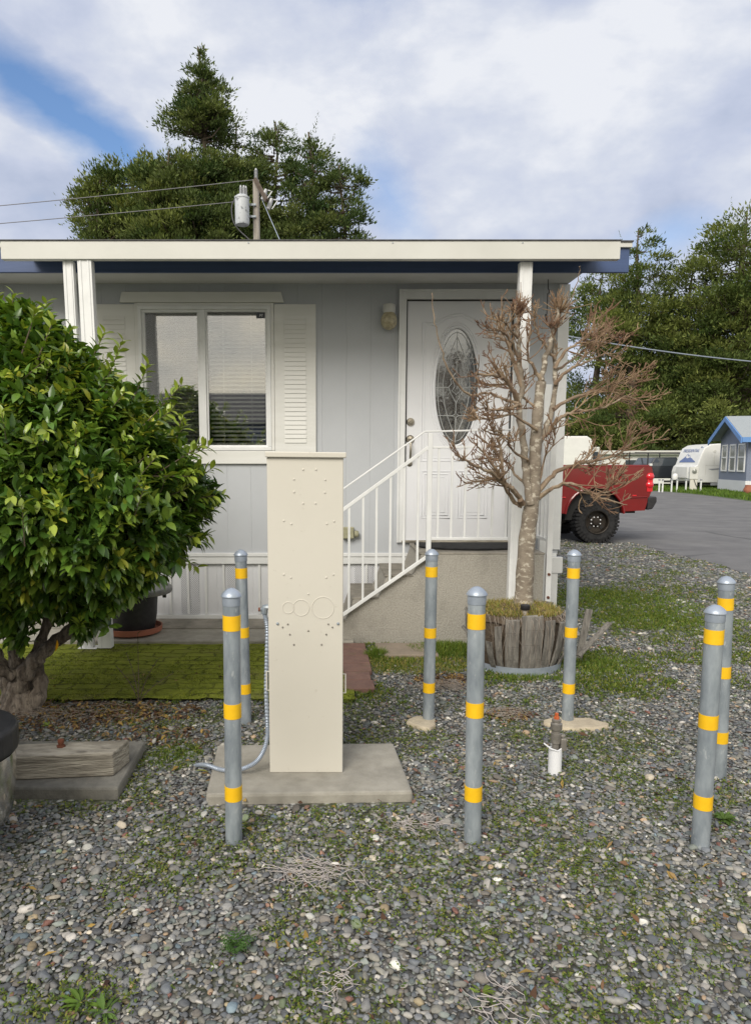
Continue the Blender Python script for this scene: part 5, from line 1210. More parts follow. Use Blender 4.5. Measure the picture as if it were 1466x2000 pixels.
# ================================================================ CONIFERS
def conifer(name, px, top, prof, Yd, lab, dens=1.0, L=.3, col=None, trunk_r=.28, clump=.62, seed=0, upness=.5, group=None, zmin=2.0, gap=.42):
    """prof: [(pixel y, half width px, density)] measured in the photo, turned into real radii at this tree's distance"""
    g = np.random.default_rng(900 + seed); c0 = P(px, top, Yd); bx, by = c0.x, Yd; H = c0.z
    t = thing(name, (bx, by, 0), lab, 'tree', group)
    zs = [P(px, y, Yd).z for y, *_ in prof][::-1]; rs = [w_ / F * Yd * .95 for _, w_, *_ in prof][::-1]; ds = [(p[2] if len(p) > 2 else 1.0) for p in prof][::-1]
    zs.append(H + .01); rs.append(.05); ds.append(1)
    m = MB(); n = 12; tr = [(Vector((bx + .12 * math.sin(i * 1.3 + seed), by, H * i / n)), max(.03, trunk_r * (1 - .93 * i / n))) for i in range(n + 1)]
    m.tube([q for q, _ in tr], [r for _, r in tr], 8)
    z0 = max(zmin, min(zs)); zz_ = np.linspace(z0, H - .1, 200)
    w0 = np.interp(zz_, zs, rs) * np.interp(zz_, zs, ds) + .02; w0 /= w0.sum()
    area = float(np.sum(np.interp(zz_, zs, rs)) * (H - z0) / 200 * 2 * math.pi)
    nb = int(area / (clump ** 2) * .72 * dens) + 14
    pos, dr_, cc, ll = [], [], [], []
    for i in range(nb):                      # one bough: limb from the trunk, foliage pads towards its end
        z = g.choice(zz_, p=w0); rm = float(np.interp(z, zs, rs)); a_ = g.uniform(0, 6.283); rr = rm * g.uniform(.72, 1.10) * (1 + .16 * math.sin(a_ * 3 + z * 1.7 + seed))
        ca, sa = math.cos(a_), math.sin(a_); end = np.array([bx + rr * ca, by + rr * sa * .85, z]); st0 = np.array([bx, by, max(.5, z - rr * .12)])
        m.tube([tuple(st0), tuple(st0 * .45 + end * .55 - np.array([0, 0, .12 * rr])), tuple(end)], [.03 + .018 * rr, .03, .012], 4)
        npad = max(1, int(rr / clump * 1.15)); tone = g.random() ** 1.2; cb = np.array(col[0]) * (1 - tone) + np.array(col[2]) * tone
        for j in range(npad):
            f0 = 1 - j / max(npad, 1) * .72; c = st0 + (end - st0) * f0 + g.normal(size=3) * clump * .22; cr = min(clump * g.uniform(.5, .95) * (1 if j == 0 else .8), .12 + rm * .42)
            k = int(235 * (cr / clump) ** 2) + 24
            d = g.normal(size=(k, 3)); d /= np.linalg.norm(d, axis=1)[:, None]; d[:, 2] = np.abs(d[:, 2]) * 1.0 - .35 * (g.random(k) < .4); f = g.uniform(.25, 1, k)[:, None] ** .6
            # long way outwards, thin vertically, ragged edge
            sc = cr * (1 + .35 * g.normal(size=(k, 1)) * (f > .8)); off = d * f * sc * np.array([1, 1, .72]); out = np.array([ca, sa, 0]); pos.append(c + off + out * (f - .5) * cr * .3)
            dr_.append(d * .7 + out * .5 + np.array([0, 0, upness]) + g.normal(size=(k, 3)) * .45)
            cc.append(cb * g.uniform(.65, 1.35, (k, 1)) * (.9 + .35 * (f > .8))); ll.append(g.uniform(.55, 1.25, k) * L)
    for i in range(int(22 * dens)):          # upright leaders that break the outline
        z = g.choice(zz_, p=w0); rm = np.interp(z, zs, rs); a_ = g.uniform(0, 6.283); p0 = np.array([bx + rm * math.cos(a_) * .95, by + rm * math.sin(a_) * .8, z]); l = g.uniform(.5, 1.1) * clump * 1.5
        k = 34; f = np.linspace(0, 1, k)[:, None]; dirn = np.array([math.cos(a_) * .35, math.sin(a_) * .35, 1.0]); pos.append(p0 + dirn * l * f + g.normal(size=(k, 3)) * .07 * (1.1 - f)); dr_.append(np.tile(dirn, (k, 1)) + g.normal(size=(k, 3)) * .6); cc.append(np.tile(col[1], (k, 1)) * g.uniform(.8, 1.3, (k, 1))); ll.append(np.full(k, L * .7) * (1.1 - f[:, 0] * .6))
    k = 90; f = np.linspace(0, 1, k)[:, None]; pos.append(np.array([bx, by, H - 1.2]) + np.array([0, 0, 1.2]) * f + g.normal(size=(k, 3)) * .16 * (1.05 - f)); dr_.append(np.tile([0, 0, .8], (k, 1)) + g.normal(size=(k, 3)) * .6); cc.append(np.tile(col[1], (k, 1))); ll.append(np.full(k, L * .6))
    pos = np.concatenate(pos); dr_ = np.concatenate(dr_); cc = np.concatenate(cc); ll = np.concatenate(ll)
    m.build('trunk', M['bark'], t, recalc=False, smooth=True)
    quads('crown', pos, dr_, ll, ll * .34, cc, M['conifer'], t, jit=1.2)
    return t
DK = ((.040, .072, .024), (.080, .115, .036), (.135, .160, .052)); OL = ((.050, .080, .022), (.10, .135, .036), (.175, .20, .055))
GB = 'trees rising behind the mobile home'; GRT = 'trees behind the trailers on the right'
conifer('redwood_tree', 392, 92, [(92, 2), (112, 7), (130, 17), (170, 29), (215, 42), (250, 58), (268, 52, .5), (285, 16, .05), (325, 18, .05), (340, 95), (470, 125), (560, 110)], 27, 'tallest conical evergreen behind the roof, spire standing free above the others', dens=2.6, clump=.52, L=.145, col=DK, seed=1, group=GB)
conifer('cypress_tree', 262, 312, [(312, 6), (335, 45), (370, 78), (410, 88), (470, 92), (560, 90)], 28, 'bushy olive-green evergreen behind the roof, left of the spire, broad flat top', dens=1.5, col=OL, seed=2, group=GB, clump=.62, L=.165, upness=.9)
conifer('cypress_tree', 332, 292, [(292, 5), (320, 35), (360, 55), (420, 62), (560, 70)], 26, 'narrow olive-green evergreen immediately left of the redwood spire', dens=1.4, col=OL, seed=3, group=GB, clump=.62, L=.165, upness=.9)
conifer('cypress_tree', 192, 348, [(348, 4), (375, 26), (410, 42), (470, 44), (560, 46)], 27, 'leftmost low evergreen of the clump behind the roof', dens=1.4, col=OL, seed=4, group=GB, clump=.58, L=.145, upness=.9)
conifer('pine_tree', 456, 240, [(240, 4), (270, 18), (310, 36), (370, 55), (470, 66), (560, 70)], 29, 'dark evergreen just right of the spire, behind the transformer', dens=1.5, col=DK, seed=5, group=GB, clump=.58, L=.145)
conifer('pine_tree', 535, 238, [(238, 5), (262, 22), (300, 38), (350, 56, .8), (420, 64), (470, 78), (560, 80)], 28, 'dark evergreen right of the utility pole with sky showing through its top', dens=1.15, col=DK, seed=6, group=GB, clump=.58, L=.145)
conifer('pine_tree', 606, 258, [(258, 5), (285, 24), (330, 45, .8), (380, 62, .8), (430, 66, .7), (470, 70), (560, 70)], 27, 'tufted evergreen second from the right behind the roof', dens=1.1, col=DK, seed=7, group=GB, clump=.55, L=.145)
conifer('pine_tree', 668, 322, [(322, 8), (345, 32, .8), (375, 44, .7), (410, 42, .5), (440, 36, .5), (465, 48, .8), (560, 50)], 26.5, 'rightmost ragged evergreen of the clump behind the roof with open gaps', dens=1, col=DK, seed=8, group=GB, clump=.5, L=.14)
conifer('cypress_tree', 1248, 446, [(446, 5), (490, 30), (540, 52), (600, 72), (655, 92, .9), (690, 70, .35), (750, 55, .25), (790, 100, 1), (880, 110)], 54, 'tall evergreen just right of the blue eave board with sky between its trunks', dens=1.5, col=OL, seed=9, group=GRT, clump=1.25, L=.28, trunk_r=.5)
conifer('cypress_tree', 1175, 530, [(530, 8), (570, 42), (630, 62), (690, 60, .7), (750, 50, .4), (800, 60, .9), (880, 70)], 57, 'evergreen directly behind the bare tree at the house corner', dens=1.0, col=OL, seed=10, group=GRT, clump=1.25, L=.28, trunk_r=.45)
conifer('cypress_tree', 1352, 505, [(505, 6), (545, 34), (600, 62), (680, 80), (760, 82, .9), (880, 90)], 53, 'mid-height evergreen above the white trailer, left of the tallest right-hand tree', dens=1.5, col=OL, seed=11, group=GRT, clump=1.3, L=.28, trunk_r=.45)
conifer('cypress_tree', 1455, 415, [(415, 12), (450, 55), (500, 92), (580, 118), (700, 125), (800, 115), (880, 110)], 52, 'tallest evergreen at the right edge, rising above the small blue house', dens=1.6, col=OL, seed=12, group=GRT, clump=1.35, L=.29, trunk_r=.55)
conifer('cypress_tree', 1540, 470, [(470, 8), (520, 60), (600, 90), (700, 110), (880, 110)], 56, 'evergreen at the very right edge behind the tallest one', dens=.8, col=OL, seed=13, group=GRT, clump=1.3, L=.34, trunk_r=.5)
conifer('cypress_tree', 1300, 640, [(640, 20), (690, 60), (760, 85), (830, 90), (880, 90)], 60, 'low dark evergreen filling the gap behind the white trailer', dens=1.1, col=DK, seed=14, group=GRT, clump=1.3, L=.34)
conifer('cypress_tree', 1130, 745, [(745, 12), (790, 40), (840, 50), (880, 55)], 66, 'distant low evergreen showing beside the house corner above the white motorhome', dens=.9, col=DK, seed=15, group=GRT, clump=1.3, L=.34)
conifer('cypress_tree', 1215, 800, [(800, 12), (830, 40), (880, 50)], 67, 'distant low dark evergreen above the bed of the red pickup', dens=.9, col=DK, seed=16, group=GRT, clump=1.3, L=.34)

# ================================================================ POWER POLE
PYd = 20.0
W = lambda x, y, Y=PYd: P(x, y, Y)
pp0 = W(500, 352); pole = thing('utility_pole', (pp0.x, PYd, 0), 'weathered wooden utility pole with transformer rising behind the roof', 'utility pole')
MB().lathe([(.12, -.1), (.085, pp0.z)], (pp0.x, PYd, 0), 14).build('pole', M['pole'], pole, smooth=True)
ins = [(.03, 0)]
for k in range(7): ins += [(.055, .03 + k * .035), (.035, .045 + k * .035)]
MB().lathe(ins + [(.02, .30)], (pp0.x, PYd, pp0.z), 12).build('insulator', M['porcelain'], pole, smooth=True)
MB().bar(W(498, 350, PYd - .1), W(521, 392, PYd - .6), .07, .09).build('crossarm', M['bark'], pole)
for x, y in ((520, 370), (531, 388)):
    p = W(x, y, PYd - .4); q = p + Vector((-.10, 0, -.26)); co = MB().tube([p, p.lerp(q, .5), q], [.045, .06, .05], 10).build('cutout', M['porcelain'], pole, smooth=True)
    MB().tube([p + Vector((.05, 0, -.02)), p + Vector((.15, 0, -.05)), q + Vector((.1, 0, .0))], .014, 6).build('fuse_holder', M['pvc'], co)
tp_ = W(475.5, 443); tt = W(475.5, 393); tr_ = .19; txx, tyy = tp_.x, PYd - .25
tf = MB().lathe([(tr_ * .9, tp_.z - .03), (tr_, tp_.z + .02), (tr_, tt.z - .04), (tr_ * 1.06, tt.z - .03), (tr_ * 1.06, tt.z + .01), (tr_ * .7, tt.z + .06), (.03, tt.z + .08)], (txx, tyy, 0), 24).build('transformer', M['glassgrey'], pole, smooth=True)
for dx_ in (-.03, .05, .10):
    MB().lathe([(.03, 0)] + sum([[(.042, .02 + k * .03), (.03, .03 + k * .03)] for k in range(7)], []) + [(.02, .26)], (txx + dx_, tyy + .05 * (dx_ > .06), tt.z + .05), 10).build('bushing', M['porcelain'], tf, smooth=True)
for zz in (tp_.z + .2, tp_.z + .5): MB().box(txx + .1, pp0.x, PYd - .14, PYd - .10, zz, zz + .05).build('bracket', M['galv'], tf)
MB().tube(catmull([(txx - .15, tyy, tt.z + .02), (txx - .27, tyy, tt.z - .2), (txx - .25, tyy, tp_.z + .1), (txx - .1, tyy, tp_.z - .15), (txx + .25, tyy, tp_.z - .5), (pp0.x, PYd, tp_.z - .9)], 6), .016, 6).build('cable_loop', M['wire'], tf)
def wire(p, q, sag, r, lab, mt='wire'):
    tag(MB().tube([Vector(p).lerp(Vector(q), i / 24) - Vector((0, 0, sag * 4 * (i / 24) * (1 - i / 24))) for i in range(25)], r, 5).build('overhead_wire', M[mt]), lab, 'wire')
wire(W(497, 351), W(-900, 470), .12, .011, 'upper overhead wire running left from the top of the utility pole')
wire(W(470, 393), W(-900, 500), .10, .011, 'lower overhead wire running left from the transformer')
wire(W(510, 386), P(560, 500, 17), .0, .011, 'guy wire slanting down to the right from the utility pole', 'galvcap')
wire(P(1000, 636, 14), P(1900, 712, 20), .35, .013, 'overhead service wire crossing in front of the right-hand trees', 'galvcap')

# ================================================================ RED PICKUP
TY_ = 12.45
tk = thing('red_pickup', (P(1163, 1057, TY_).x, TY_ + .9, 0), 'bright red pickup with big black off-road tyre, rear end showing past the house corner', 'pickup')
Q = lambda x, y: (P(x, y, TY_).x, P(x, y, TY_).z)
arc = []
cxa, cza = P(1160, 1010, TY_).x, P(1160, 1010, TY_).z; ra = .505
for i in range(13):
    t = R(5) + R(171) * i / 12; arc.append((cxa + ra * math.cos(t), cza + .02 + ra * math.sin(t) * (.98)))
right_low = [Q(1265, 996), Q(1210, 1000)]
rearx = Q(1273, 930)[0]
zr = Q(1200, 911)[1]
bodyp = [(cxa - 1.15, zr), (rearx - .02, zr), (rearx + .015, zr - .14), (rearx + .0, Q(0, 960)[1]), (rearx - .05, Q(0, 975)[1]), (rearx - .10, Q(0, 997)[1]), (cxa + ra * .985, Q(0, 999)[1])] + arc + [(cxa - ra * .97, Q(0, 1003)[1]), (cxa - 1.15, Q(0, 1003)[1])]
bed = MB().prism(bodyp[::-1], TY_ - .0, TY_ + .10).build('bed_side', M['red'], tk, bevel=.035, seg=4)
MB().prism(bodyp[::-1], TY_ + 1.80, TY_ + 1.90).build('bed_side', M['red'], tk, bevel=.035, seg=4)
MB().box(rearx - .06, rearx - .01, TY_ + .10, TY_ + 1.80, Q(0, 975)[1] - .1, zr - .03).build('tailgate', M['red'], tk, bevel=.02)
MB().box(cxa - 1.15, rearx - .08, TY_ + .12, TY_ + 1.78, .62, .68).box(cxa - .48, cxa + .48, TY_ + .11, TY_ + .4, .4, 1.0).build('bed_floor', M['dark'], tk)
MB().box(cxa - 4.6, cxa + .9, TY_ + .45, TY_ + .55, .5, .60).box(cxa - 4.6, cxa + .9, TY_ + 1.35, TY_ + 1.45, .45, .60).build('frame_rail', M['dark'], tk)
zc = Q(0, 972)[1]
MB().tube([(cxa + ra + .07, TY_ - .004, zc), (rearx - .08, TY_ - .004, zc + .012)], .012, 8).tube([(cxa - 1.13, TY_ - .004, zc - .005), (cxa - ra - .03, TY_ - .004, zc - .005)], .012, 8).build('side_crease', M['red'], tk, smooth=True)
MB().tube([(x + (x - cxa) * .02, TY_ - .006, z + (z - cza) * .02) for x, z in arc], .022, 8).build('wheel_arch_lip', M['red'], tk, smooth=True)
MB().tube([(cxa - 1.12, TY_ + .03, zr - .0), (rearx - .06, TY_ + .03, zr - .0)], .03, 8).build('bed_rail', M['red'], tk, smooth=True)
for x, z in ((Q(1238, 969)[0], Q(1238, 969)[1]), (Q(1100, 973)[0], Q(1100, 973)[1])): MB().box(x - .035, x + .035, TY_ - .012, TY_ + .02, z, z + .02).build('side_marker', M['redlamp'], tk, bevel=.004)
tlx = rearx - .035
m = MB()
for z in (Q(0, 931)[1], Q(0, 947)[1]): m.ball((tlx, TY_ + .02, z), .075, 14, 10, (1, .8, .95))
m.box(tlx - .05, tlx + .045, TY_ - .012, TY_ + .06, Q(0, 960)[1], Q(0, 924)[1]); m.build('tail_light', M['redlamp'], tk, smooth=True)
MB().prism([Q(1262, 996), Q(1264, 971), Q(1281, 970), Q(1281, 980), Q(1273, 994)], TY_ - .02, TY_ + 1.92).build('rear_bumper', M['black'], tk, bevel=.02, seg=3)
# cab and nose, hidden behind the house from here
cabp = [(cxa - 1.2, .55), (cxa - 1.2, 1.35), (cxa - 1.3, 1.95), (cxa - 2.6, 1.98), (cxa - 3.1, 1.38), (cxa - 4.3, 1.28), (cxa - 4.5, 1.1), (cxa - 4.5, .55)]
MB().prism(cabp, TY_ + .02, TY_ + 1.88).build('cab', M['red'], tk, bevel=.05, seg=3)
MB().box(cxa - 2.55, cxa - 1.4, TY_ - .0, TY_ + .015, 1.42, 1.86).build('side_window', M['glassdark'], tk, bevel=.01)
def wheel(x, y, z, s, parent):
    R_ = .378; m = MB(); m.lathe([(.20, -.135), (.30, -.150), (.355, -.142), (.368, -.12), (.368, .12), (.355, .142), (.30, .15), (.20, .135)], (x, y, z), 56, 'Y', cap=False)
    for k in range(36):
        t = 2 * math.pi * k / 36; ct, st_2 = math.cos(t), math.sin(t)
        for side, ya, yb, of in ((-1, -.155, -.05, 0), (1, .05, .155, .5), (0, -.04, .04, .25)):
            tt2 = t + of * 2 * math.pi / 36; ct, st_2 = math.cos(tt2), math.sin(tt2); hw = .021
            def pt(r, yy, w2): return (x + ct * r - st_2 * w2, y + yy, z + st_2 * r + ct * w2)
            m.hexa([pt(.345, ya, -hw), pt(.345, ya, hw), pt(.345, yb, hw), pt(.345, yb, -hw), pt(.386, ya, -hw), pt(.386, ya, hw), pt(.386, yb, hw), pt(.386, yb, -hw)])
        if s < 0:      # sidewall lugs
            ct, st_2 = math.cos(t), math.sin(t); hw = .014
            m.hexa([pt(.31, -.162, -hw), pt(.31, -.162, hw), pt(.31, -.14, hw), pt(.31, -.14, -hw), pt(.372, -.158, -hw), pt(.372, -.158, hw), pt(.372, -.13, hw), pt(.372, -.13, -hw)])
    w_ = m.build('wheel', M['rubber'], parent, recalc=False)
    MB().lathe([(.205, -.14), (.205, -.155), (.192, -.15), (.18, -.06), (.10, -.05), (.085, -.065), (.06, -.068), (.058, -.11), (.02, -.115), (.002, -.115)], (x, y, z), 40, 'Y', cap=False).build('rim', M['rim'], w_, smooth=True)
    m = MB()
    for k in range(8):
        t = 2 * math.pi * (k + .5) / 8; m.lathe([(.011, -.05), (.011, -.085), (.006, -.088)], (x + .085 * math.cos(t), y, z + .085 * math.sin(t)), 8, 'Y')
    m.build('lug_nuts', M['pvc'], w_, smooth=True)
    m = MB()
    for k in range(4):
        t = 2 * math.pi * k / 4 + .8; m.lathe([(.028, -.075), (.028, -.045)], (x + .142 * math.cos(t), y, z + .142 * math.sin(t)), 14, 'Y')
    m.build('rim_hole', M['dark'], w_)
wx, wz = P(1162, 1016, TY_).x, .38
wheel(wx, TY_ + .06, wz, -1, tk); wheel(wx, TY_ + 1.84, wz, -1, tk); wheel(wx - 3.6, TY_ + .1, wz, -1, tk); wheel(wx - 3.6, TY_ + 1.8, wz, -1, tk)
MB().tube([(wx, TY_ + .2, wz), (wx, TY_ + 1.7, wz)], .06, 10).ball((wx, TY_ + .95, wz), .17, 12, 8).build('axle', M['dark'], tk, smooth=True)

# ================================================================ FAR SIDE OF THE ROAD
# grass verge
n = 60000; xx = rng.uniform(12, 30, n); yy = rng.uniform(20, 42, n); vpoly = [(12, 36.8)] + [tuple(G(*q).xy) for q in ((1285, 959), (1345, 964), (1400, 970), (1466, 979))] + [(32, 20), (40, 30), (40, 42), (12, 42)]
k = inpoly(xx, yy, vpoly); xx, yy = xx[k], yy[k]; n = len(xx)
c = np.array([[.09, .16, .02], [.13, .20, .03], [.07, .12, .02]])[rng.integers(0, 3, n)] * rng.uniform(.75, 1.25, (n, 1))
MBv = MB(); MBv.add([(-10, 37.0, .012), (12, 36.8, .012), tuple(G(1285, 959, .012)), tuple(G(1345, 964, .012)), tuple(G(1400, 970, .012)), tuple(G(1466, 979, .012)), (32, 20, .012), (60, 30, .012), (60, 70, .012), (-10, 70, .012)], [tuple(range(9))]); tag(MBv.build('grass_verge', M['verge']), kind='structure')
tag(quads('verge_grass', np.c_[xx, yy, np.zeros(n)], np.c_[rng.normal(0, .35, n), rng.normal(0, .35, n), np.ones(n)], rng.uniform(.08, .22, n), .05, c, M['weedleaf']), 'green grass verge along the far side of the road', 'grass', kind='stuff')
def place(t, x, y, ang): t.location = (x, y, 0); t.rotation_euler = (0, 0, ang)
def loc_thing(name, lab, cat, group=None): return thing(name, (0, 0, 0), lab, cat, group)
# white travel trailer with mountain decal: local +X along its length, front at x=0, near side y=0
tv = loc_thing('travel_trailer', 'white travel trailer with blue mountain decal parked left of the small blue house', 'travel trailer')
TL, TW, Z0, Z1 = 5.6, 2.25, .38, 2.42
sidep = [(0.10, Z0), (TL, Z0), (TL, Z1 - .03), (TL - .1, Z1), (1.3, Z1), (.85, Z1 - .05), (.55, Z1 - .22), (.42, Z1 - .5), (.22, 1.32), (.10, 1.22), (.02, .95), (0.02, .6)]
MB().prism(sidep, 0, TW).build('body', M['rvwhite'], tv, bevel=.05, seg=3)
MB().box(3.0, 3.5, .9, 1.3, Z1, Z1 + .10).build('roof_vent', M['rvwhite'], tv, bevel=.03)
MB().box(2.15, 2.85, -.012, .0, .45, 2.1).build('door', M['rvwhite'], tv, bevel=.006)
MB().box(2.13, 2.15, -.014, .0, .44, 2.12).box(2.15, 2.85, -.014, 0, 2.10, 2.12).build('door_seal', M['rvgrey'], tv)
MB().box(.65, 1.95, -.008, 0, 1.28, 1.30).box(.65, .67, -.008, 0, .8, 1.28).tube([(1.1, -.01, 2.0), (1.1, -.01, 1.35)], .012, 5).lathe([(.07, 0), (.07, -.02)], (1.1, 0, 2.02), 12, 'Y').build('hatch_lines', M['gutter'], tv)
MB().prism([(.8, 1.10), (2.0, 1.20), (2.0, 1.12), (1.0, 1.03)], -.006, 0).build('grey_swoosh', M['rvgrey'], tv)
MB().box(1.0, 2.1, -.004, .05, Z0 - .14, Z0 - .002).build('lower_panel', M['rvgrey'], tv)
# front face details, on the sloped nose: local plane between (0.42, 1.92) and (.22, 1.32)
def nose(y, h):   # point on the slanted nose face at height h
    return Vector((.42 - (1.92 - h) / .6 * .2 - .012, y, h))
mt_ = [(.35, 1.45), (.35, 1.50), (.6, 1.58), (.75, 1.66), (.95, 1.70), (1.1, 1.85), (1.2, 1.80), (1.3, 1.92), (1.42, 1.80), (1.55, 1.70), (1.7, 1.62), (1.9, 1.50), (1.9, 1.45)]
vs = [tuple(nose(y, h)) for y, h in mt_]; MB().add(vs + [(x - .006, y, z) for x, y, z in vs], [tuple(range(13)), tuple(range(13, 26))[::-1]] + [(i, (i + 1) % 13, (i + 1) % 13 + 13, i + 13) for i in range(13)]).build('mountain_decal', M['rvblue'], tv)
pk = [(1.0, 1.70), (1.1, 1.82), (1.2, 1.74), (1.3, 1.88), (1.42, 1.74), (1.25, 1.66)]; vs = [tuple(nose(y, h) - Vector((.008, 0, 0))) for y, h in pk]; MB().add(vs, [tuple(range(6))]).build('snow_cap', M['rvwhite'], tv)
def text(s, size, m, parent, mw, shear=0.0, name='lettering', extr=.002):
    cu = bpy.data.curves.new(name, 'FONT'); cu.body = s; cu.size = size; cu.extrude = extr; cu.align_x = 'CENTER'; cu.align_y = 'CENTER'; cu.shear = shear
    o = bpy.data.objects.new(name + '_tmp', cu); C.objects.link(o); dg = bpy.context.evaluated_depsgraph_get(); me = bpy.data.meshes.new_from_object(o.evaluated_get(dg)); bpy.data.objects.remove(o)
    me.name = name; me.transform(mw); me.materials.clear(); ob = link(name, me, m, parent); return ob
mw = Matrix.Translation(Vector((.455, TW / 2, 2.06))) @ Matrix.Rotation(math.pi, 4, 'Z') @ Matrix.Rotation(R(90), 4, 'Z') @ Matrix.Rotation(R(90), 4, 'X') @ Matrix.Rotation(-R(14), 4, 'X')
text('PRESIDENTIAL', .25, M['rvblue'], tv, mw @ Matrix.Diagonal((1.0, 1, 1, 1)), .3)
vs = [tuple(nose(y, h)) for y, h in ((1.75, 2.2), (1.9, 2.28), (2.05, 2.22), (1.95, 2.18))]
MB().tube([(.56, .35, 2.22), (.53, .25, 2.27), (.58, .15, 2.2)], .018, 5).build('round_decal', M['rvblue'], tv)
MB().box(-.012, .02, .55, 1.7, .62, 1.2).build('storage_hatch', M['rvwhite'], tv, bevel=.01)
MB().bar((-1.0, TW / 2, .42), (.1, .35, .42), .08, .1).bar((-1.0, TW / 2, .42), (.1, TW - .35, .42), .08, .1).build('tow_hitch', M['dark'], tv)
MB().lathe([(.02, .0), (.14, .04), (.15, .25), (.10, .34), (.02, .38)], (-.35, TW / 2 - .0, .48), 14).build('propane_tank', M['rvwhite'], tv, smooth=True)
MB().lathe([(.2, -.09), (.34, -.09), (.34, .09), (.2, .09)], (3.4, .15, .34), 20, 'Y').lathe([(.2, -.09), (.34, -.09), (.34, .09), (.2, .09)], (3.4, TW - .15, .34), 20, 'Y').build('wheel', M['rubber'], tv, smooth=True)
MB().box(.4, TL - .2, .1, TW - .1, .25, .37).build('chassis', M['dark'], tv)
g_ = P(1350, 957, 37.5); place(tv, g_.x, 37.5, R(2))
# small blue house
bh = loc_thing('small_blue_house', 'small blue park house with bright blue gable trim, cut off by the right edge', 'house')
gw, gl_, wh = 3.7, 9.0, 2.65   # local: gable wall along +Y at x=0, long wall along +X at y=0
MB().box(0, gl_, 0, gw, .55, wh).build('wall', M['bluehouse'], bh)
MB().add([(0, 0, wh), (0, gw, wh), (0, gw / 2, 3.45), (gl_, 0, wh), (gl_, gw, wh), (gl_, gw / 2, 3.45)], [(0, 2, 1), (3, 4, 5), (0, 3, 5, 2), (1, 2, 5, 4)]).build('gable', M['bluehouse'], bh)
oh = .42
rfm = MB()
for s in (0, 1):
    y0, y1 = (-.45, gw / 2) if s == 0 else (gw + .45, gw / 2); za = wh - .45 * .8 / 1.85 + .06
    rfm.hexa([(-oh, y0, za), (gl_ + oh, y0, za), (gl_ + oh, y1, 3.57), (-oh, y1, 3.57), (-oh, y0, za + .05), (gl_ + oh, y0, za + .05), (gl_ + oh, y1, 3.62), (-oh, y1, 3.62)])
rfm.build('roof', M['greyroof'], bh)
bt = MB()
for y0 in (-.46, gw + .46): bt.hexa([(-oh - .05, y0, za - .22), (-oh - .004, y0, za - .22), (-oh - .004, gw / 2, 3.38), (-oh - .05, gw / 2, 3.38), (-oh - .05, y0, za + .03), (-oh - .004, y0, za + .03), (-oh - .004, gw / 2, 3.60), (-oh - .05, gw / 2, 3.60)])
bt.box(-oh, gl_ + oh, -.50, -.455, za - .18, za + .04); bt.build('barge_board', M['bluetrim'], bh)
MB().box(-.02, gl_, -.02, gw + .02, 0.0, .60).build('skirting', M['skirt'], bh)
for y0, y1 in ((.22, 1.12), (1.42, 2.24), (2.6, 3.35)):
    wdo = MB(); wdo.box(-.05, 0, y0, y0 + .07, 1.0, 2.3).box(-.05, 0, y1 - .07, y1, 1.0, 2.3).box(-.05, 0, y0 + .07, y1 - .07, 1.0, 1.07).box(-.05, 0, y0 + .07, y1 - .07, 2.23, 2.3).box(-.05, 0, y0 + .07, y1 - .07, 1.64, 1.71)
    wn = wdo.build('window', M['white'], bh, bevel=.006); MB().box(-.02, -.002, y0 + .07, y1 - .07, 1.07, 2.23).build('pane', M['curtain'], wn)
MB().box(.4, .46, -.06, 0, 1.65, 1.85).build('wall_lamp', M['gutter'], bh)
g_ = P(1453, 970, 32.4); place(bh, g_.x, 32.4, math.atan2(-.2, .98))
# service pedestal with meter and white marker posts
md = loc_thing('meter_pedestal', 'beige service pedestal with round meter, in front of the white travel trailer', 'meter pedestal')
MB().box(-.16, .16, -.1, .1, 0, 1.0).build('post_box', M['beige'], md, bevel=.01); MB().box(-.2, .2, -.13, .1, .62, 1.22).build('meter_box', M['gutter'], md, bevel=.02)
MB().lathe([(.10, 0), (.10, -.06), (.04, -.09)], (0, -.13, 1.02), 18, 'Y').build('meter', M['curtain'], md, smooth=True)
MB().tube([(.0, -.12, .62), (.08, -.14, .4), (.22, -.14, .1), (.3, -.15, .0)], .015, 6).build('cord', M['black'], md)
g_ = P(1352, 957, 35.0); place(md, g_.x, 35.0, R(-20))
mk = None
MKP = [(1286, 'leftmost', 'by the dark vehicle, beyond the red pickup'), (1292.5, '', 'second from the left, beside the trailer hitch'), (1310, '', 'in front of the left edge of the trailer nose'), (1320.5, '', 'in front of the trailer nose under the mountain decal'), (1338, '', 'just left of the meter pedestal'), (1367, '', 'right of the meter pedestal, before the trailer side')]
for i, (x, _, w_) in enumerate(MKP):
    p = P(x, 957, 34.6)
    lab = 'slim white marker post ' + w_
    if mk is None:
        mk = thing('marker_post', p, lab, 'marker post', 'white marker posts on the grass verge')
        MB().box(p.x - .03, p.x + .03, p.y - .03, p.y + .03, 0, .62).build('post', M['white'], mk, bevel=.006); MB().box(p.x - .04, p.x + .04, p.y - .04, p.y + .04, .56, .64).build('cap', M['rvgrey'], mk, bevel=.006); mk.location = (p.x, p.y, 0)
        for ch in mk.children:
            for v in ch.data.vertices: v.co.z += p.z
    else:
        o = copy_tree(mk); o.location = (p.x, p.y, 0); o['label'] = lab
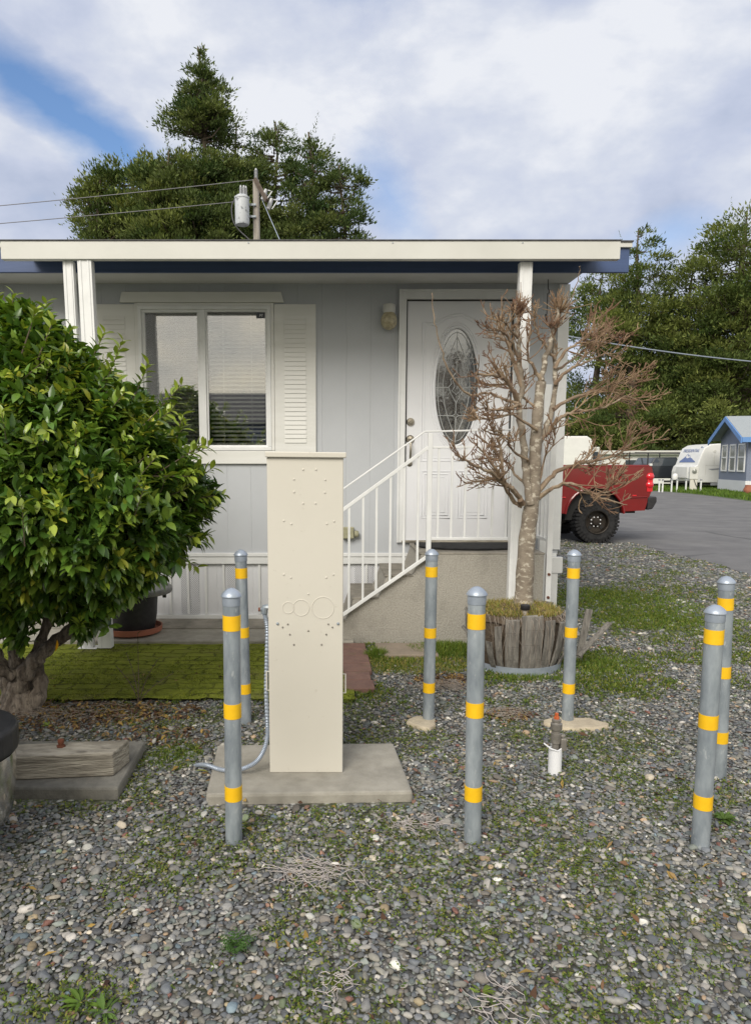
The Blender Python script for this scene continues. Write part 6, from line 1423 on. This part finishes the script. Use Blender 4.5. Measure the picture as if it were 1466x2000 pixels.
# dark pickup with rack
dp = loc_thing('dark_pickup', 'dark pickup with overhead rack parked beside the white trailer, beyond the red one', 'pickup')
MB().prism([(0, .55), (0, 1.05), (.15, 1.15), (1.3, 1.22), (1.7, 1.72), (3.0, 1.74), (3.2, 1.22), (5.2, 1.22), (5.25, .55)], 0, 1.8).build('body', M['darkcar'], dp, bevel=.06, seg=3)
MB().prism([(1.42, 1.25), (1.74, 1.66), (2.95, 1.67), (3.05, 1.25)], -.008, 0.0).build('side_window', M['glassdark'], dp)
MB().hexa([(1.32, .12, 1.24), (1.32, 1.68, 1.24), (1.34, 1.68, 1.24), (1.34, .12, 1.24), (1.66, .2, 1.68), (1.66, 1.6, 1.68), (1.68, 1.6, 1.70), (1.68, .2, 1.70)]).build('windscreen', M['glassdark'], dp)
m = MB()
for x in (1.2, 3.1, 5.0):
    for y in (-.03, 1.83): m.bar((x, y, .9), (x, y, 1.98), .05, .05)
    m.bar((x, -.05, 1.98), (x, 1.85, 1.98), .05, .05)
for y in (-.03, 1.83): m.bar((.4, y, 1.98), (5.3, y, 1.98), .05, .06)
m.build('rack', M['black'], dp)
for x in (1.0, 4.2):
    for y in (.1, 1.7): MB().lathe([(.2, -.1), (.36, -.1), (.38, 0), (.36, .1), (.2, .1)], (x, y, .37), 20, 'Y').build('wheel', M['rubber'], dp, smooth=True)
MB().box(1.25, 1.4, -.2, -.02, 1.25, 1.38).build('mirror', M['rvwhite'], dp, bevel=.02)
g_ = P(1222, 950, 40); place(dp, g_.x, 40, R(8))
# long white home, white motorhome
wh_ = loc_thing('white_mobile_home', 'long low white mobile home behind the vehicles on the far side of the road', 'mobile home')
MB().box(0, 14, 0, 4, .1, 1.95).build('wall', M['rvwhite'], wh_); MB().box(-.2, 14.2, -.3, 4.3, 1.95, 2.2).build('roof', M['gutter'], wh_, bevel=.03)
for x in (1.5, 5, 9): MB().box(x, x + 1.2, -.03, 0, .9, 1.6).build('window', M['glassdark'], wh_)
g_ = P(1172, 950, 46); place(wh_, g_.x, 46, R(-2))
rv = loc_thing('white_motorhome', 'white motorhome with rounded roof behind the red pickup, next to the house corner', 'motorhome')
MB().prism([(0, .5), (0, 2.7), (.3, 3.05), (5.6, 3.05), (5.9, 2.85), (6.0, 2.3), (6.0, .5)], 0, 2.4).build('body', M['rvwhite'], rv, bevel=.08, seg=3)
MB().box(6.0, 6.5, .3, 2.1, .6, 2.4).build('nose', M['gutter'], rv, bevel=.05); MB().box(6.05, 6.4, .28, .3, 1.5, 2.1).build('side_window', M['glassdark'], rv)
MB().box(2.0, 4.0, -.01, 0, 1.6, 2.1).build('window', M['glassdark'], rv)
for x in (1.2, 5.0): MB().lathe([(.2, -.1), (.4, -.1), (.4, .1), (.2, .1)], (x, .15, .4), 20, 'Y').build('wheel', M['rubber'], rv, smooth=True)
g_ = P(1155, 950, 44); place(rv, g_.x - 6.0, 44, 0)
# orange rounded planter by the blue house
g_ = G(1463, 966); op = thing('orange_planter', (g_.x, 31.3, 0), 'orange rounded planter beside the small blue house at the right edge', 'planter')
MB().lathe([(.12, 0), (.24, .1), (.27, .25), (.20, .40), (.21, .45), (.17, .44)], (P(1463, 966, 31.3).x, 31.3, 0), 20).build('pot_body', M['terra'], op, smooth=True)
# sticker letter on the window
text('M', .036, M['stickerink'], st, Matrix.Translation(Vector((-.5575, WY + .0025, 2.619)) - root_off(st)) @ Matrix.Rotation(R(90), 4, 'X'), .25, 'sticker_letter', .0004)
# neighbour homes and trees behind the photographer, seen mirrored in the window
nb = thing('neighbour_home', (-4, -17, 0), 'low neighbouring home behind the photographer, mirrored in the window', 'mobile home')
MB().box(-12, 4, -21, -15, 0, 2.9).build('wall', M['bluehouse'], nb); MB().add([(-12.5, -14.6, 2.9), (4.5, -14.6, 2.9), (4.5, -18, 4.3), (-12.5, -18, 4.3), (-12.5, -21.4, 2.9), (4.5, -21.4, 2.9)], [(0, 1, 2, 3), (3, 2, 5, 4), (0, 4, 5, 1), (0, 3, 4), (1, 5, 2)]).build('roof', M['roof'], nb)
